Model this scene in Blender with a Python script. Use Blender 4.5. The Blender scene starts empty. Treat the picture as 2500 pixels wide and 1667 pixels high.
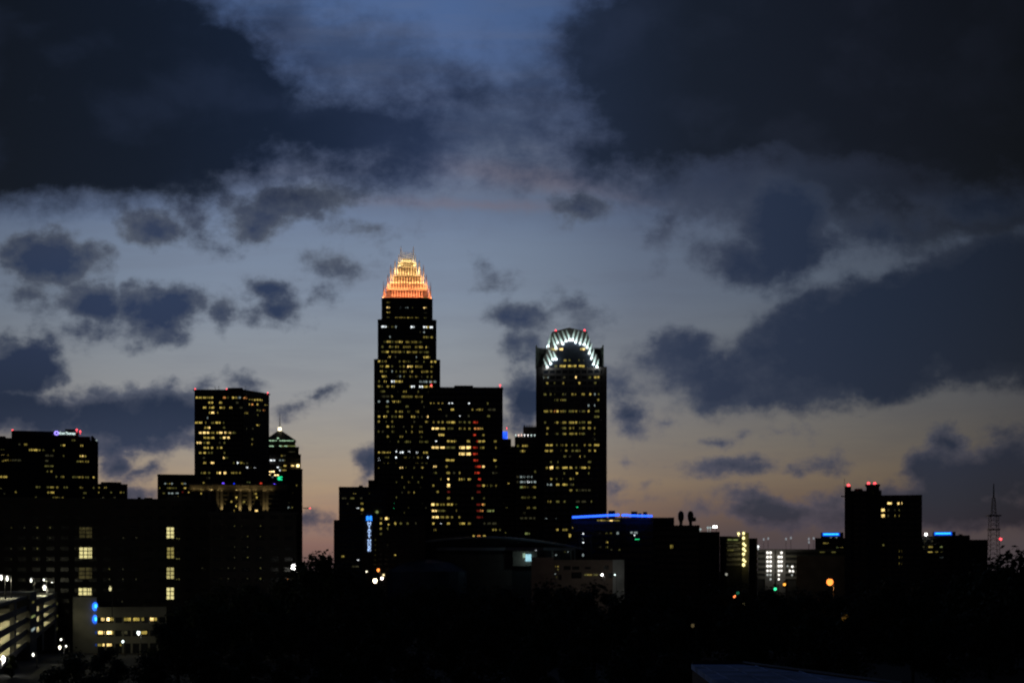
import bpy, bmesh, math, random, re
from mathutils import Vector, Matrix, noise as mnoise

random.seed(7)
SC = bpy.context.scene
COL = SC.collection
R = math.radians

# ------------------------------------------------------------------ camera
F = 2500 * 55 / 36.0          # focal length in pixels of the 2500 px wide photograph
CX, HY, CZ = 1250.0, 1390.0, 32.0
cam_d = bpy.data.cameras.new('camera')
cam_d.lens = 55; cam_d.sensor_width = 36; cam_d.sensor_fit = 'HORIZONTAL'
cam_d.shift_y = (HY - 833.5) / 2500
cam_d.clip_start = 0.5; cam_d.clip_end = 60000
cam_d.dof.use_dof = True
cam_d.dof.focus_distance = 30.0      # the photograph is focused short of the skyline
cam_d.dof.aperture_fstop = 1.65
cam = bpy.data.objects.new('camera', cam_d); COL.objects.link(cam)
cam.location = (0, 0, CZ); cam.rotation_euler = (R(90), 0, 0)
SC.camera = cam

# ------------------------------------------------------------------ exposure / render
SC.view_settings.view_transform = 'Standard'
SC.view_settings.look = 'None'
SC.view_settings.exposure = 0.0
SC.view_settings.gamma = 1.0
SC.view_settings.use_curve_mapping = False
SC.render.engine = 'CYCLES'
SC.cycles.filter_width = 1.55
SC.cycles.max_bounces = 5
SC.cycles.diffuse_bounces = 2
SC.cycles.use_denoising = True

def lin(r, g, b):
    f = lambda c: (c / 12.92 if c <= .04045 else ((c + .055) / 1.055) ** 2.4)
    return (f(r / 255), f(g / 255), f(b / 255), 1)

# ------------------------------------------------------------------ world: dusk sky with cloud banks
SUN_EL, SUN_AZ = R(0.6), R(-3)
world = bpy.data.worlds.new('World'); SC.world = world
world.use_nodes = True
nt = world.node_tree; nt.nodes.clear()
N, L = nt.nodes.new, nt.links.new

def put(sock, v):
    if v is None: return
    if isinstance(v, (int, float)): sock.default_value = v
    elif isinstance(v, tuple): sock.default_value = v
    else: L(v, sock)
def M(op, a, b=None, c=None, clamp=False):
    n = N('ShaderNodeMath'); n.operation = op; n.use_clamp = clamp
    put(n.inputs[0], a); put(n.inputs[1], b); put(n.inputs[2], c)
    return n.outputs[0]
def V3(op, a, b=None):
    n = N('ShaderNodeVectorMath'); n.operation = op
    put(n.inputs[0], a); put(n.inputs[1], b)
    return n.outputs['Value'] if op in ('LENGTH', 'DOT_PRODUCT') else n.outputs[0]
def comb(x, y, z=0.0):
    n = N('ShaderNodeCombineXYZ'); put(n.inputs[0], x); put(n.inputs[1], y); put(n.inputs[2], z)
    return n.outputs[0]
def ramp(fac, stops, interp='LINEAR'):
    n = N('ShaderNodeValToRGB'); cr = n.color_ramp; cr.interpolation = interp
    while len(cr.elements) < len(stops): cr.elements.new(.5)
    for e, (p, c) in zip(cr.elements, stops): e.position = p; e.color = c
    put(n.inputs[0], fac)
    return n.outputs[0]
def sstep(x, a, b):
    n = N('ShaderNodeMapRange'); n.interpolation_type = 'SMOOTHSTEP'
    put(n.inputs[0], x); n.inputs[1].default_value = a; n.inputs[2].default_value = b; n.clamp = True
    return n.outputs[0]
def mix(fac, a, b, bt='MIX'):
    n = N('ShaderNodeMix'); n.data_type = 'RGBA'; n.blend_type = bt; n.clamp_factor = True
    put(n.inputs[0], fac); put(n.inputs[6], a); put(n.inputs[7], b)
    return n.outputs[2]
def fbm(vec, scale, detail=8, rough=.55, dist=0.0):
    n = N('ShaderNodeTexNoise'); n.noise_dimensions = '2D'
    put(n.inputs['Vector'], vec); n.inputs['Scale'].default_value = scale
    n.inputs['Detail'].default_value = detail; n.inputs['Roughness'].default_value = rough
    n.inputs['Distortion'].default_value = dist
    return n.outputs[0], n.outputs[1]

tc = N('ShaderNodeTexCoord')
sx = N('ShaderNodeSeparateXYZ'); L(tc.outputs['Generated'], sx.inputs[0])
ya = M('MAXIMUM', M('ABSOLUTE', sx.outputs[1]), .03)
k = F / 1000.0
U = M('ADD', M('MULTIPLY', M('DIVIDE', sx.outputs[0], ya), k), CX / 1000)     # sky directions on a plane
W = M('SUBTRACT', HY / 1000, M('MULTIPLY', M('DIVIDE', sx.outputs[2], ya), k))
P = comb(U, W)
Pn = comb(U, M('MULTIPLY', W, 1.35))
# domain warp
_, wc = fbm(Pn, 3.2, 3, .5)
w1 = V3('MULTIPLY', V3('SUBTRACT', wc, (.5, .5, .5)), (.10, .065, 0.0))
_, wc2 = fbm(Pn, 14.0, 5, .6)
w2 = V3('MULTIPLY', V3('SUBTRACT', wc2, (.5, .5, .5)), (.06, .05, 0.0))
Pw = V3('ADD', V3('ADD', P, w1), w2)
Pw0 = V3('ADD', P, V3('MULTIPLY', w2, (.5, .5, 0.0)))
Pw1 = V3('ADD', V3('ADD', P, V3('MULTIPLY', w1, (.9, .9, 0.0))), V3('MULTIPLY', w2, (.4, .4, 0.0)))
n_mid, _ = fbm(Pn, 7.5, 9, .62)
n_lo, _ = fbm(Pn, 2.2, 6, .55)

def blobs(vec, items, blend, after=None):
    # evaluated one after the other (each waits for the last) so the shader stack stays small
    acc = None
    for (cx, cy, rx, ry, rot, sh) in items:
        s = 1.0630 / 1000
        mp = N('ShaderNodeMapping'); mp.vector_type = 'TEXTURE'
        prev = acc if acc is not None else after
        if prev is None: L(vec, mp.inputs[0])
        else:
            vm = N('ShaderNodeVectorMath'); vm.operation = 'MULTIPLY_ADD'
            L(prev, vm.inputs[0]); vm.inputs[1].default_value = (1e-7, 1e-7, 0); L(vec, vm.inputs[2])
            L(vm.outputs[0], mp.inputs[0])
        mp.inputs[1].default_value = (cx * s, cy * s, 0); mp.inputs[2].default_value = (0, 0, R(rot))
        mp.inputs[3].default_value = (rx * s, ry * s, 1)
        d = V3('LENGTH', mp.outputs[0])
        g = min(rx, ry) * s * 10 * sh
        f = M('MULTIPLY_ADD', d, -g, g)
        acc = f if acc is None else M('SMOOTH_MAX', acc, f, blend)
    return acc
# cloud banks: centre, radii (pixels of the enlarged photograph), turn, edge sharpness
BIG = [
 (175, 182, 572, 262, 9, 1.), (250, 345, 590, 132, -4, 1.1), (770, 292, 262, 92, 2, 1.), (990, 226, 165, 34, 3, .8), (890, 372, 90, 30, 0, .8),
 (1660, 140, 385, 250, 0, 1.), (2060, 150, 560, 225, 0, 1.), (1430, 335, 160, 78, 8, .9), (2300, 300, 330, 160, 0, .7),
]
BANK = [
 (2040, 765, 455, 150, -16, 1.), (2290, 715, 290, 175, -6, 1.1), (1690, 890, 130, 54, -16, 1.), (1550, 818, 100, 46, -10, 1.), (1625, 855, 120, 50, -8, .9), (1415, 866, 66, 30, 0, .8),
 (1795, 525, 110, 118, 0, .9), (1715, 605, 110, 50, 20, .7), (1548, 510, 20, 62, 22, .9), (1690, 500, 90, 40, 0, .6), (2290, 470, 210, 55, -8, .7), (2010, 520, 70, 40, 0, .4),
]
SMALL = [
 (128, 605, 125, 66, 6, 1.1), (125, 560, 50, 36, 0, 1.), (200, 705, 76, 58, 20, .75), (195, 768, 80, 32, 0, .7), (70, 690, 40, 20, 0, .5), (358, 714, 108, 60, -6, 1.2), (310, 690, 40, 40, 0, 1.), (395, 680, 34, 34, 0, 1.1), (330, 760, 70, 30, 0, .8), (450, 695, 38, 30, 0, .9),
 (506, 717, 28, 40, 0, .9), (630, 662, 60, 30, 8, 1.), (648, 712, 56, 28, -8, 1.), (590, 740, 34, 14, 0, .6), (750, 610, 48, 26, 0, .5), (745, 680, 26, 24, -30, .5),
 (345, 524, 80, 46, 8, 1.0), (660, 470, 170, 40, -6, .95), (585, 510, 66, 40, 0, .85), (820, 527, 55, 20, 6, .7), (450, 510, 56, 46, 0, .4),
 (50, 848, 110, 80, 8, 1.1), (105, 808, 42, 34, 0, 1.), (20, 930, 120, 60, 0, 1.), (300, 955, 190, 74, 0, 1.15), (400, 950, 110, 66, 0, 1.1), (130, 960, 170, 60, 0, .9), (300, 1010, 260, 36, 0, 1.), (225, 905, 36, 28, 0, 1.1), (300, 905, 34, 24, 0, 1.1), (385, 900, 34, 28, 0, 1.1),
 (258, 1060, 46, 42, 0, .9), (333, 1081, 48, 17, -12, 1.1), (450, 900, 40, 30, 0, 1.), (290, 1135, 80, 14, 0, .9),
 (545, 882, 52, 22, -4, .9), (845, 1062, 42, 42, 0, 1.1), (835, 1100, 26, 44, 0, .9), (742, 908, 28, 9, -10, 1.3), (695, 934, 46, 13, -14, 1.0), (725, 1200, 28, 20, 0, .8),
 (1190, 735, 72, 38, 10, .8), (1215, 790, 52, 48, 0, .7), (1205, 920, 56, 66, -20, .8), (1310, 700, 42, 26, 30, .6), (1320, 745, 40, 22, 0, .5), (1142, 640, 28, 18, 0, .6), (1345, 482, 82, 36, 10, .9),
 (1458, 955, 34, 26, 30, .6), (1540, 965, 36, 11, -5, 1.), 
 (1700, 1078, 98, 20, -4, 1.3), (1640, 1012, 38, 11, -6, 1.2), (1700, 998, 34, 10, -8, 1.1), (1800, 998, 40, 11, 6, 1.), (1868, 1055, 34, 10, -6, 1.), (1815, 1068, 30, 12, 0, 1.),
 (1430, 1133, 46, 15, -8, 1.3), (1460, 1155, 34, 8, 0, 1.), (1442, 1058, 16, 9, 0, 1.),
 (1790, 1175, 190, 40, 0, 1.2), (1720, 1150, 76, 28, 0, 1.1), (1880, 1150, 66, 28, 0, 1.1), (1960, 1185, 140, 36, 0, 1.0),
 (2188, 1020, 50, 56, 0, 1.2), (2150, 1075, 90, 50, -14, 1.2), (2215, 1110, 170, 70, 0, 1.), (2320, 1090, 100, 80, 0, 1.), (2300, 1000, 46, 24, -20, .7), (2100, 1160, 200, 60, 0, 1.), (2300, 1170, 200, 50, 0, 1.),
]
fine = M('MULTIPLY', M('SUBTRACT', n_mid, .5), 1.0)
fb = M('ADD', blobs(Pw1, BIG, .5), M('MULTIPLY', fine, 1.0))
fb = M('ADD', fb, M('MULTIPLY', M('SUBTRACT', n_lo, .5), .6))
fk = M('ADD', blobs(Pw, BANK, .22, fb), M('MULTIPLY', fine, .85))
fs = M('ADD', blobs(Pw, SMALL, .10, fk), M('MULTIPLY', fine, .85))
a_big = sstep(fb, -.55, .5)
a_bank = sstep(fk, -.27, .22)
a_sml = sstep(fs, -.17, .18)
d_big = sstep(fb, -.5, .8)
d_bank = sstep(fk, -.35, 1.0)
d_sml = sstep(fs, -.15, .62)

def stops(*ps): return [(p, lin(*c)) for p, c in ps]
Vn = M('DIVIDE', W, 1.5, clamp=True)
q = 1.5
clear = ramp(Vn, stops((0, (74, 99, 143)), (.12/q, (77, 100, 143)), (.28/q, (82, 99, 132)), (.42/q, (102, 112, 136)), (.5/q, (104, 121, 151)), (.6/q, (117, 132, 155)),
                       (.72/q, (125, 138, 157)), (.85/q, (137, 144, 153)), (.97/q, (146, 147, 149)), (1.08/q, (156, 148, 138)), (1.18/q, (166, 145, 122)), (1.26/q, (160, 128, 106)),
                       (1.33/q, (132, 102, 94)), (1.42/q, (84, 72, 76))))
# a thin mauve veil of high cloud
veil_f = blobs(Pw0, [(1040, 460, 520, 60, 2, .9), (1480, 430, 260, 55, 8, .8), (1150, 340, 260, 110, 20, .5)], .3, fs)
veil = M('MULTIPLY', sstep(M('ADD', veil_f, M('MULTIPLY', M('SUBTRACT', n_mid, .5), .5)), -.3, .7), .6)
clear = mix(veil, clear, lin(96, 106, 126))
rose_f = blobs(Pw0, [(1090, 470, 260, 12, 2, 1.6), (1230, 410, 260, 26, 9, 1.), (1460, 455, 100, 16, 6, 1.2)], .05, veil_f)
rose = M('MULTIPLY', sstep(M('ADD', rose_f, M('MULTIPLY', fine, .3)), -.2, .3), .45)
clear = mix(rose, clear, lin(122, 108, 116))
# grey scud drifting below the large banks
scud_f = blobs(Pw1, [(1060, 300, 330, 110, 0, .8), (700, 95, 260, 100, 25, 1.), (1000, 360, 260, 60, -10, .7), (1240, 190, 130, 110, 0, .6), (850, 140, 200, 100, 10, 1.0), (560, 20, 200, 60, 10, .8)], .4, rose_f)
scud = M('MULTIPLY', sstep(M('ADD', scud_f, M('MULTIPLY', fine, 1.9)), -.5, .9), .78)
clear = mix(scud, clear, lin(48, 63, 92))
# faint overall streaks
_st, _ = fbm(comb(U, M('MULTIPLY', W, 7.0)), 2.6, 6, .6)
clear = mix(M('MULTIPLY', sstep(_st, .35, .75), .16), clear, lin(104, 108, 124))

core = ramp(Vn, stops((0, (22, 28, 44)), (.42/q, (22, 28, 42)), (.52/q, (50, 60, 84)), (.66/q, (43, 57, 85)), (.82/q, (39, 52, 80)), (.98/q, (29, 43, 68)),
                      (1.1/q, (43, 56, 81)), (1.22/q, (48, 57, 74)), (1.32/q, (56, 56, 68))))
edge = ramp(Vn, stops((0, (58, 70, 100)), (.42/q, (68, 76, 92)), (.6/q, (84, 91, 104)), (.9/q, (80, 88, 104)), (1.1/q, (88, 90, 106)), (1.3/q, (86, 80, 92))))
bigU = M('DIVIDE', U, 2.5, clamp=True)
bigcore = ramp(bigU, stops((0, (10, 16, 26)), (.15, (12, 21, 36)), (.28, (17, 29, 50)), (.42, (32, 45, 72)), (.55, (27, 38, 59)), (.68, (18, 25, 38)), (.85, (13, 17, 27)), (1, (6, 8, 13))))
bigedge = ramp(bigU, stops((0, (40, 50, 74)), (.4, (50, 62, 92)), (.6, (48, 58, 84)), (.75, (44, 50, 68)), (1, (20, 24, 36))))
bkcore = ramp(bigU, stops((.55, (53, 64, 88)), (.7, (37, 48, 71)), (.85, (26, 37, 57)), (1, (18, 26, 41))))
bkedge = ramp(bigU, stops((.55, (78, 85, 103)), (.75, (53, 61, 79)), (1, (32, 38, 51))))
low = ramp(bigU, [(p, (v, v, v, 1)) for p, v in ((0, .85), (.15, 1), (.6, 1), (.75, .82), (.9, .58), (1, .42))], 'EASE')
n_bil, _ = fbm(V3('ADD', Pn, V3('MULTIPLY', w1, (1.2, 1.2, 0.0))), 5.0, 5, .5)
bil = M('SUBTRACT', n_bil, .5)
tx = M('ADD', M('MULTIPLY', fine, .55), M('MULTIPLY', bil, 1.5))
c_sml = mix(1.0, mix(M('ADD', M('MULTIPLY', d_sml, 1.25), M('MULTIPLY', tx, .8), clamp=True), edge, core), low, 'MULTIPLY')
c_bank = mix(M('ADD', M('MULTIPLY', d_bank, 1.4), tx, clamp=True), bkedge, bkcore)
c_big = mix(M('ADD', M('MULTIPLY', d_big, 1.3), M('MULTIPLY', tx, .7), clamp=True), bigedge, bigcore)
c_big = mix(M('MULTIPLY', sstep(M('ADD', M('MULTIPLY', n_lo, .5), M('MULTIPLY', n_bil, .5)), .46, .70), .20), c_big, bigedge)
# the afterglow is strongest in the west (ahead, a little left) and dies away to the right
side = ramp(bigU, [(p, (v, v, v * w, 1)) for p, v, w in ((0, .72, 1), (.1, .88, 1), (.22, 1, 1), (.44, 1, 1), (.52, .86, 1.0), (.62, .62, 1.04), (.72, .52, 1.02), (.85, .38, 1.02), (1, .22, 1.08))], 'LINEAR')
clear = mix(1.0, clear, side, 'MULTIPLY')
hz = M('MULTIPLY', M('MULTIPLY', sstep(W, 1.14, 1.33), sstep(U, 1.25, 1.9)), .85)
clear = mix(hz, clear, lin(74, 68, 72))
# grey under-veil below the right bank
uv_f = blobs(Pw1, [(1840, 405, 390, 120, 3, 1.), (2230, 420, 340, 140, 0, 1.1), (1620, 430, 170, 60, 0, .7)], .4, scud_f)
uv = M('MULTIPLY', sstep(M('ADD', uv_f, M('MULTIPLY', fine, 1.2)), -.45, .4), .97)
clear = mix(uv, clear, ramp(bigU, stops((.6, (62, 73, 95)), (.7, (46, 55, 76)), (.78, (33, 41, 58)), (.88, (18, 23, 35)), (1, (11, 15, 25)))))
sky = mix(a_sml, clear, c_sml)
sky = mix(a_bank, sky, c_bank)
sky = mix(a_big, sky, c_big)
# unseen dark cloud added overhead to cut the sky light falling on the scene
sky = mix(M('SUBTRACT', 1.0, sstep(W, -.55, -.02)), sky, lin(20, 26, 40))
back = M('MULTIPLY_ADD', sstep(sx.outputs[1], -.1, .35), .86, .14)
sky = mix(1.0, sky, comb(back, back, back), 'MULTIPLY')
# physical dusk sky, sun on the horizon, as a faint underlay
nish = N('ShaderNodeTexSky'); nish.sky_type = 'NISHITA'; nish.sun_disc = False
nish.sun_elevation = R(-4); nish.sun_rotation = SUN_AZ
bg1 = N('ShaderNodeBackground'); L(sky, bg1.inputs[0]); bg1.inputs[1].default_value = 1.0
bg2 = N('ShaderNodeBackground'); L(nish.outputs[0], bg2.inputs[0]); bg2.inputs[1].default_value = .05
add = N('ShaderNodeAddShader'); L(bg1.outputs[0], add.inputs[0]); L(bg2.outputs[0], add.inputs[1])
out = N('ShaderNodeOutputWorld'); L(add.outputs[0], out.inputs[0])
world.cycles.sampling_method = 'MANUAL'; world.cycles.sample_map_resolution = 512
# weak warm sun lamp added behind the skyline as rim light, after sunset
sun_d = bpy.data.lights.new('sun', 'SUN'); sun_d.energy = 0.03; sun_d.angle = R(0.5); sun_d.color = (1, .72, .5)
sun = bpy.data.objects.new('sun', sun_d); COL.objects.link(sun)
sun.rotation_euler = (R(-89.2), 0, R(3))

# ------------------------------------------------------------------ materials
MATS = {}
def mat(name, col, rough=.7, metal=0.0, var=.25, scale=.15, spec=.4):
    if name in MATS: return MATS[name]
    m = bpy.data.materials.new(name); m.use_nodes = True
    t = m.node_tree; b = t.nodes['Principled BSDF']
    b.inputs['Roughness'].default_value = rough; b.inputs['Metallic'].default_value = metal
    b.inputs['Specular IOR Level'].default_value = spec
    tcn = t.nodes.new('ShaderNodeTexCoord'); no = t.nodes.new('ShaderNodeTexNoise')
    no.inputs['Scale'].default_value = scale; no.inputs['Detail'].default_value = 4
    t.links.new(tcn.outputs['Object'], no.inputs['Vector'])
    cr = t.nodes.new('ShaderNodeValToRGB')
    cr.color_ramp.elements[0].position = .3; cr.color_ramp.elements[1].position = .7
    cr.color_ramp.elements[0].color = tuple(c * (1 - var) for c in col) + (1,)
    cr.color_ramp.elements[1].color = tuple(min(1, c * (1 + var)) for c in col) + (1,)
    t.links.new(no.outputs[0], cr.inputs[0]); t.links.new(cr.outputs[0], b.inputs['Base Color'])
    MATS[name] = m
    return m
def emit(name, col, strength=1.0, var=.5, scale=.6, light=False):
    if name in MATS: return MATS[name]
    m = bpy.data.materials.new(name); m.use_nodes = True
    t = m.node_tree; b = t.nodes['Principled BSDF']
    b.inputs['Base Color'].default_value = (.02, .02, .02, 1); b.inputs['Roughness'].default_value = .4
    b.inputs['Emission Color'].default_value = tuple(col) + (1,)
    if var:
        tcn = t.nodes.new('ShaderNodeTexCoord'); no = t.nodes.new('ShaderNodeTexNoise')
        no.inputs['Scale'].default_value = scale; no.inputs['Detail'].default_value = 2
        t.links.new(tcn.outputs['Object'], no.inputs['Vector'])
        mr = t.nodes.new('ShaderNodeMapRange'); mr.inputs[1].default_value = .3; mr.inputs[2].default_value = .7
        mr.inputs[3].default_value = strength * (1 - var); mr.inputs[4].default_value = strength * (1 + var)
        t.links.new(no.outputs[0], mr.inputs[0]); t.links.new(mr.outputs[0], b.inputs['Emission Strength'])
    else:
        b.inputs['Emission Strength'].default_value = strength
    m.cycles.emission_sampling = 'AUTO' if light else 'NONE'
    MATS[name] = m
    return m

GLASS = mat('dark_glass', (.018, .021, .027), .22, 0, .2, .05, .35)
GLASSB = mat('blue_dark_glass', (.015, .022, .034), .2, 0, .2, .05, .35)
STONE = mat('dark_granite', (.05, .047, .047), .75)
STONE2 = mat('brown_granite', (.085, .07, .062), .75)
PALE = mat('pale_precast', (.26, .235, .21), .8)
CONC = mat('concrete', (.24, .24, .22), .85)
BRICK = mat('dark_brick', (.06, .045, .04), .85)
METAL = mat('dark_metal', (.06, .06, .065), .5, .6)
ROOFM = mat('roof_membrane', (.05, .05, .055), .85)
GOLD = mat('crown_aluminium', (.72, .66, .56), .45, 0, .1)
CROWNCORE = mat('crown_core', (.11, .08, .06), .7, 0, .2)
FINP = mat('crown_fin_glass', (.62, .68, .64), .4, 0, .1)
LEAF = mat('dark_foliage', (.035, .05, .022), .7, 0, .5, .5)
LEAFL = mat('lamp_lit_foliage', (.045, .075, .022), .6, 0, .5, .5)  # brighter green foliage copy, lamp light put into its colour
BARK = mat('bark', (.05, .04, .03), .9)
GROUND = mat('ground_soil', (.022, .022, .02), .95, 0, .4, .02)
ROOFBL = mat('sky_sheen_roof', (.30, .44, .74), .85, 0, .35, .5, .15)  # blue sheen of the sky put into the roof's base colour

LIT = {
 'a': ('window_dim_olive', (.030, .028, .014), 1),
 'b': ('window_olive', (.085, .078, .020), 1),
 'c': ('window_yellow', (.20, .155, .032), 1),
 'd': ('window_warm_bright', (.48, .355, .075), 1),
 'D': ('window_warm_brilliant', (1.45, 1.0, .34), 1),
 'Z': ('window_floodlit', (3.6, 2.6, 1.1), 1),
 'w': ('window_cool', (.22,.27,.265), 1),
 'W': ('window_white', (1.3, 1.4, 1.45), 1),
 'o': ('window_amber', (.68, .27, .07), 1),
 'r': ('window_dark_red', (.10, .009, .006), 1),
 'R': ('window_red', (.46, .034, .014), 1),
 'u': ('lamp_blue', (.03, .10, 2.6), 1),
 'p': ('lamp_violet', (.35, .16, 2.4), 1),
 'g': ('lamp_green', (.03, 1.2, .38), 1),
 'G': ('glow_green_white', (.5,.8,.5), 1),
 'y': ('window_green_yellow', (.16,.19,.06), 1),
}
def litm(c):
    n, col, s = LIT[c]
    return emit(n, col, s)
BEAC = emit('beacon_red', (2.6, .16, .2), 1.4, 0)
LWHITE = emit('lamp_white', (1, .98, .92), 7, 0)
LWARM = emit('lamp_warm', (1, .82, .5), 9, 0)
LORANGE = emit('lamp_orange', (1, .25, .04), 2.4, 0)
LBLUE = emit('led_blue', (.02, .10, 1.0), 2.8, .12, .08)
LCYAN = emit('led_cyan_blue', (.02, .38, 1.0), 2.6, .12, .08)

# ------------------------------------------------------------------ helpers
ORG = {}
def sm(t): t = max(0, min(1, t)); return t * t * (3 - 2 * t)
def gz(Y): return 12 * (1 - sm((Y - 280) / 380))
def zpx(py, Y): return CZ + (HY - py) / F * Y
def xpx(px, Y): return (px - CX) / F * Y
def tag(o, label=None, cat=None, group=None, kind=None):
    if label: o['label'] = label
    if cat: o['category'] = cat
    if group: o['group'] = group
    if kind: o['kind'] = kind
    return o
def thing(name, label, cat, loc, group=None):
    o = bpy.data.objects.new(name, None); COL.objects.link(o)
    o.location = loc; o.empty_display_size = 1
    ORG[o] = Vector(loc)
    return tag(o, label, cat, group)

class MB:
    def __init__(s): s.v = []; s.f = []
    def add(s, vs, fs):
        n = len(s.v); s.v += [tuple(v) for v in vs]; s.f += [tuple(i + n for i in f) for f in fs]
    def prism(s, poly, z0, z1, top=None):
        n = len(poly); top = top or poly
        vs = [(p[0], p[1], z0) for p in poly] + [(p[0], p[1], z1) for p in top]
        fs = [(i, (i + 1) % n, n + (i + 1) % n, n + i) for i in range(n)]
        fs += [tuple(range(n - 1, -1, -1)), tuple(range(n, 2 * n))]
        s.add(vs, fs)
    def hexa(s, a, b, c, d, off):
        # quad a,b,c,d thickened by the vector off
        o = Vector(off); q = [Vector(p) for p in (a, b, c, d)]
        vs = q + [p + o for p in q]
        s.add(vs, [(0, 1, 2, 3), (7, 6, 5, 4), (0, 4, 5, 1), (1, 5, 6, 2), (2, 6, 7, 3), (3, 7, 4, 0)])
    def box(s, x0, x1, y0, y1, z0, z1):
        s.prism([(x0, y0), (x1, y0), (x1, y1), (x0, y1)], z0, z1)
    def fbox(s, fc, s0, s1, t0, t1, z0, z1):
        # box on a face: s along, t outward
        a, b, d, n = fc
        P_ = lambda u, t: (a[0] + d[0] * u + n[0] * t, a[1] + d[1] * u + n[1] * t)
        s.prism([P_(s0, t1), P_(s1, t1), P_(s1, t0), P_(s0, t0)], z0, z1)
    def tube(s, p0, p1, r0, r1, n=8):
        p0, p1 = Vector(p0), Vector(p1); d = (p1 - p0).normalized()
        x = d.orthogonal().normalized(); y = d.cross(x)
        vs = []
        for p, r in ((p0, r0), (p1, r1)):
            for i in range(n):
                a = 2 * math.pi * i / n; vs.append(p + x * (r * math.cos(a)) + y * (r * math.sin(a)))
        fs = [(i, (i + 1) % n, n + (i + 1) % n, n + i) for i in range(n)] + [tuple(range(n - 1, -1, -1)), tuple(range(n, 2 * n))]
        s.add(vs, fs)
    def ball(s, c, r, sub=2, sc=(1, 1, 1)):
        bm = bmesh.new(); bmesh.ops.create_icosphere(bm, subdivisions=sub, radius=r)
        vs = [(c[0] + v.co.x * sc[0], c[1] + v.co.y * sc[1], c[2] + v.co.z * sc[2]) for v in bm.verts]
        fs = [tuple(v.index for v in f.verts) for f in bm.faces]; bm.free()
        s.add(vs, fs)
    def build(s, name, m, parent=None, smooth=False):
        o_ = ORG.get(parent, Vector((0, 0, 0)))
        me = bpy.data.meshes.new(name)
        me.from_pydata([(v[0] - o_.x, v[1] - o_.y, v[2] - o_.z) for v in s.v], [], s.f)
        me.materials.append(m); me.update()
        if smooth: me.polygons.foreach_set('use_smooth', [True] * len(me.polygons))
        o = bpy.data.objects.new(name, me); COL.objects.link(o)
        if parent is not None: o.parent = parent; ORG[o] = o_
        return o

def face(a, b):
    d = Vector((b[0] - a[0], b[1] - a[1])); l = d.length; d /= l
    return (a, b, (d.x, d.y), (d.y, -d.x))
def flen(fc): return math.hypot(fc[1][0] - fc[0][0], fc[1][1] - fc[0][1])
def hit(fc, px):
    # where the sight line through px meets the face: distance along it, and its Y
    a, b, d, n = fc; k_ = (px - CX) / F
    s = (k_ * a[1] - a[0]) / (d[0] - k_ * d[1])
    return s, a[1] + d[1] * s
def rect_px(x0, x1, D, depth):
    t0, t1 = math.atan((x0 - CX) / F), math.atan((x1 - CX) / F); tm = (t0 + t1) / 2
    r = Vector((math.sin(tm), math.cos(tm))); p = Vector((math.cos(tm), -math.sin(tm)))
    Rr = D / math.cos(tm); h = Rr * math.tan((t1 - t0) / 2)
    return [tuple(r * Rr - p * h), tuple(r * Rr + p * h), tuple(r * (Rr + depth) + p * h), tuple(r * (Rr + depth) - p * h)]
def centre(pl): return (sum(p[0] for p in pl) / len(pl), sum(p[1] for p in pl) / len(pl))
def grow(pl, m):
    c = centre(pl)
    out_ = []
    for p in pl:
        v = Vector((p[0] - c[0], p[1] - c[1])); l = v.length
        v *= (l + m * 1.41) / l; out_.append((c[0] + v.x, c[1] + v.y))
    return out_
def faces_of(pl): return [face(pl[i], pl[(i + 1) % len(pl)]) for i in range(len(pl))]

def grid(mb, fc, z0, z1, zr, fh, bay, dep=.35, sp=.42, mw=.5):
    L_ = flen(fc); e = .02
    kk = math.ceil((z0 - zr) / fh - .5)
    while True:
        zc = zr + (kk + .5) * fh
        a, b = max(z0, zc - sp * fh / 2), min(z1, zc + sp * fh / 2)
        if a >= z1: break
        if b - a > .15: mb.fbox(fc, .0, L_, 0, dep, a, b)
        kk += 1
    n = max(1, round(L_ / bay))
    for i in range(n + 1):
        c = L_ * i / n
        mb.fbox(fc, max(0, c - mw / 2) - e, min(L_, c + mw / 2) + e, 0, dep + .12, z0, z1)

def body(root, pl, z0, z1, zr, fh, bay, glass, frame, sides=(0, 1, 3), dep=.35, sp=.42, mw=.5, cap=1.0, wall='wall', fr='facade_frame', roof='roof'):
    w = MB(); w.prism(pl, z0, z1); wo = w.build(wall, glass, root)
    g = MB(); fs = faces_of(pl)
    for i in sides: grid(g, fs[i], z0 + .05, z1 - .05, zr, fh, bay, dep, sp, mw)
    g.build(fr, frame, root)
    if cap:
        r = MB(); r.prism(grow(pl, .7), z1, z1 + cap); r.build(roof, ROOFM, root)
    return fs

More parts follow.
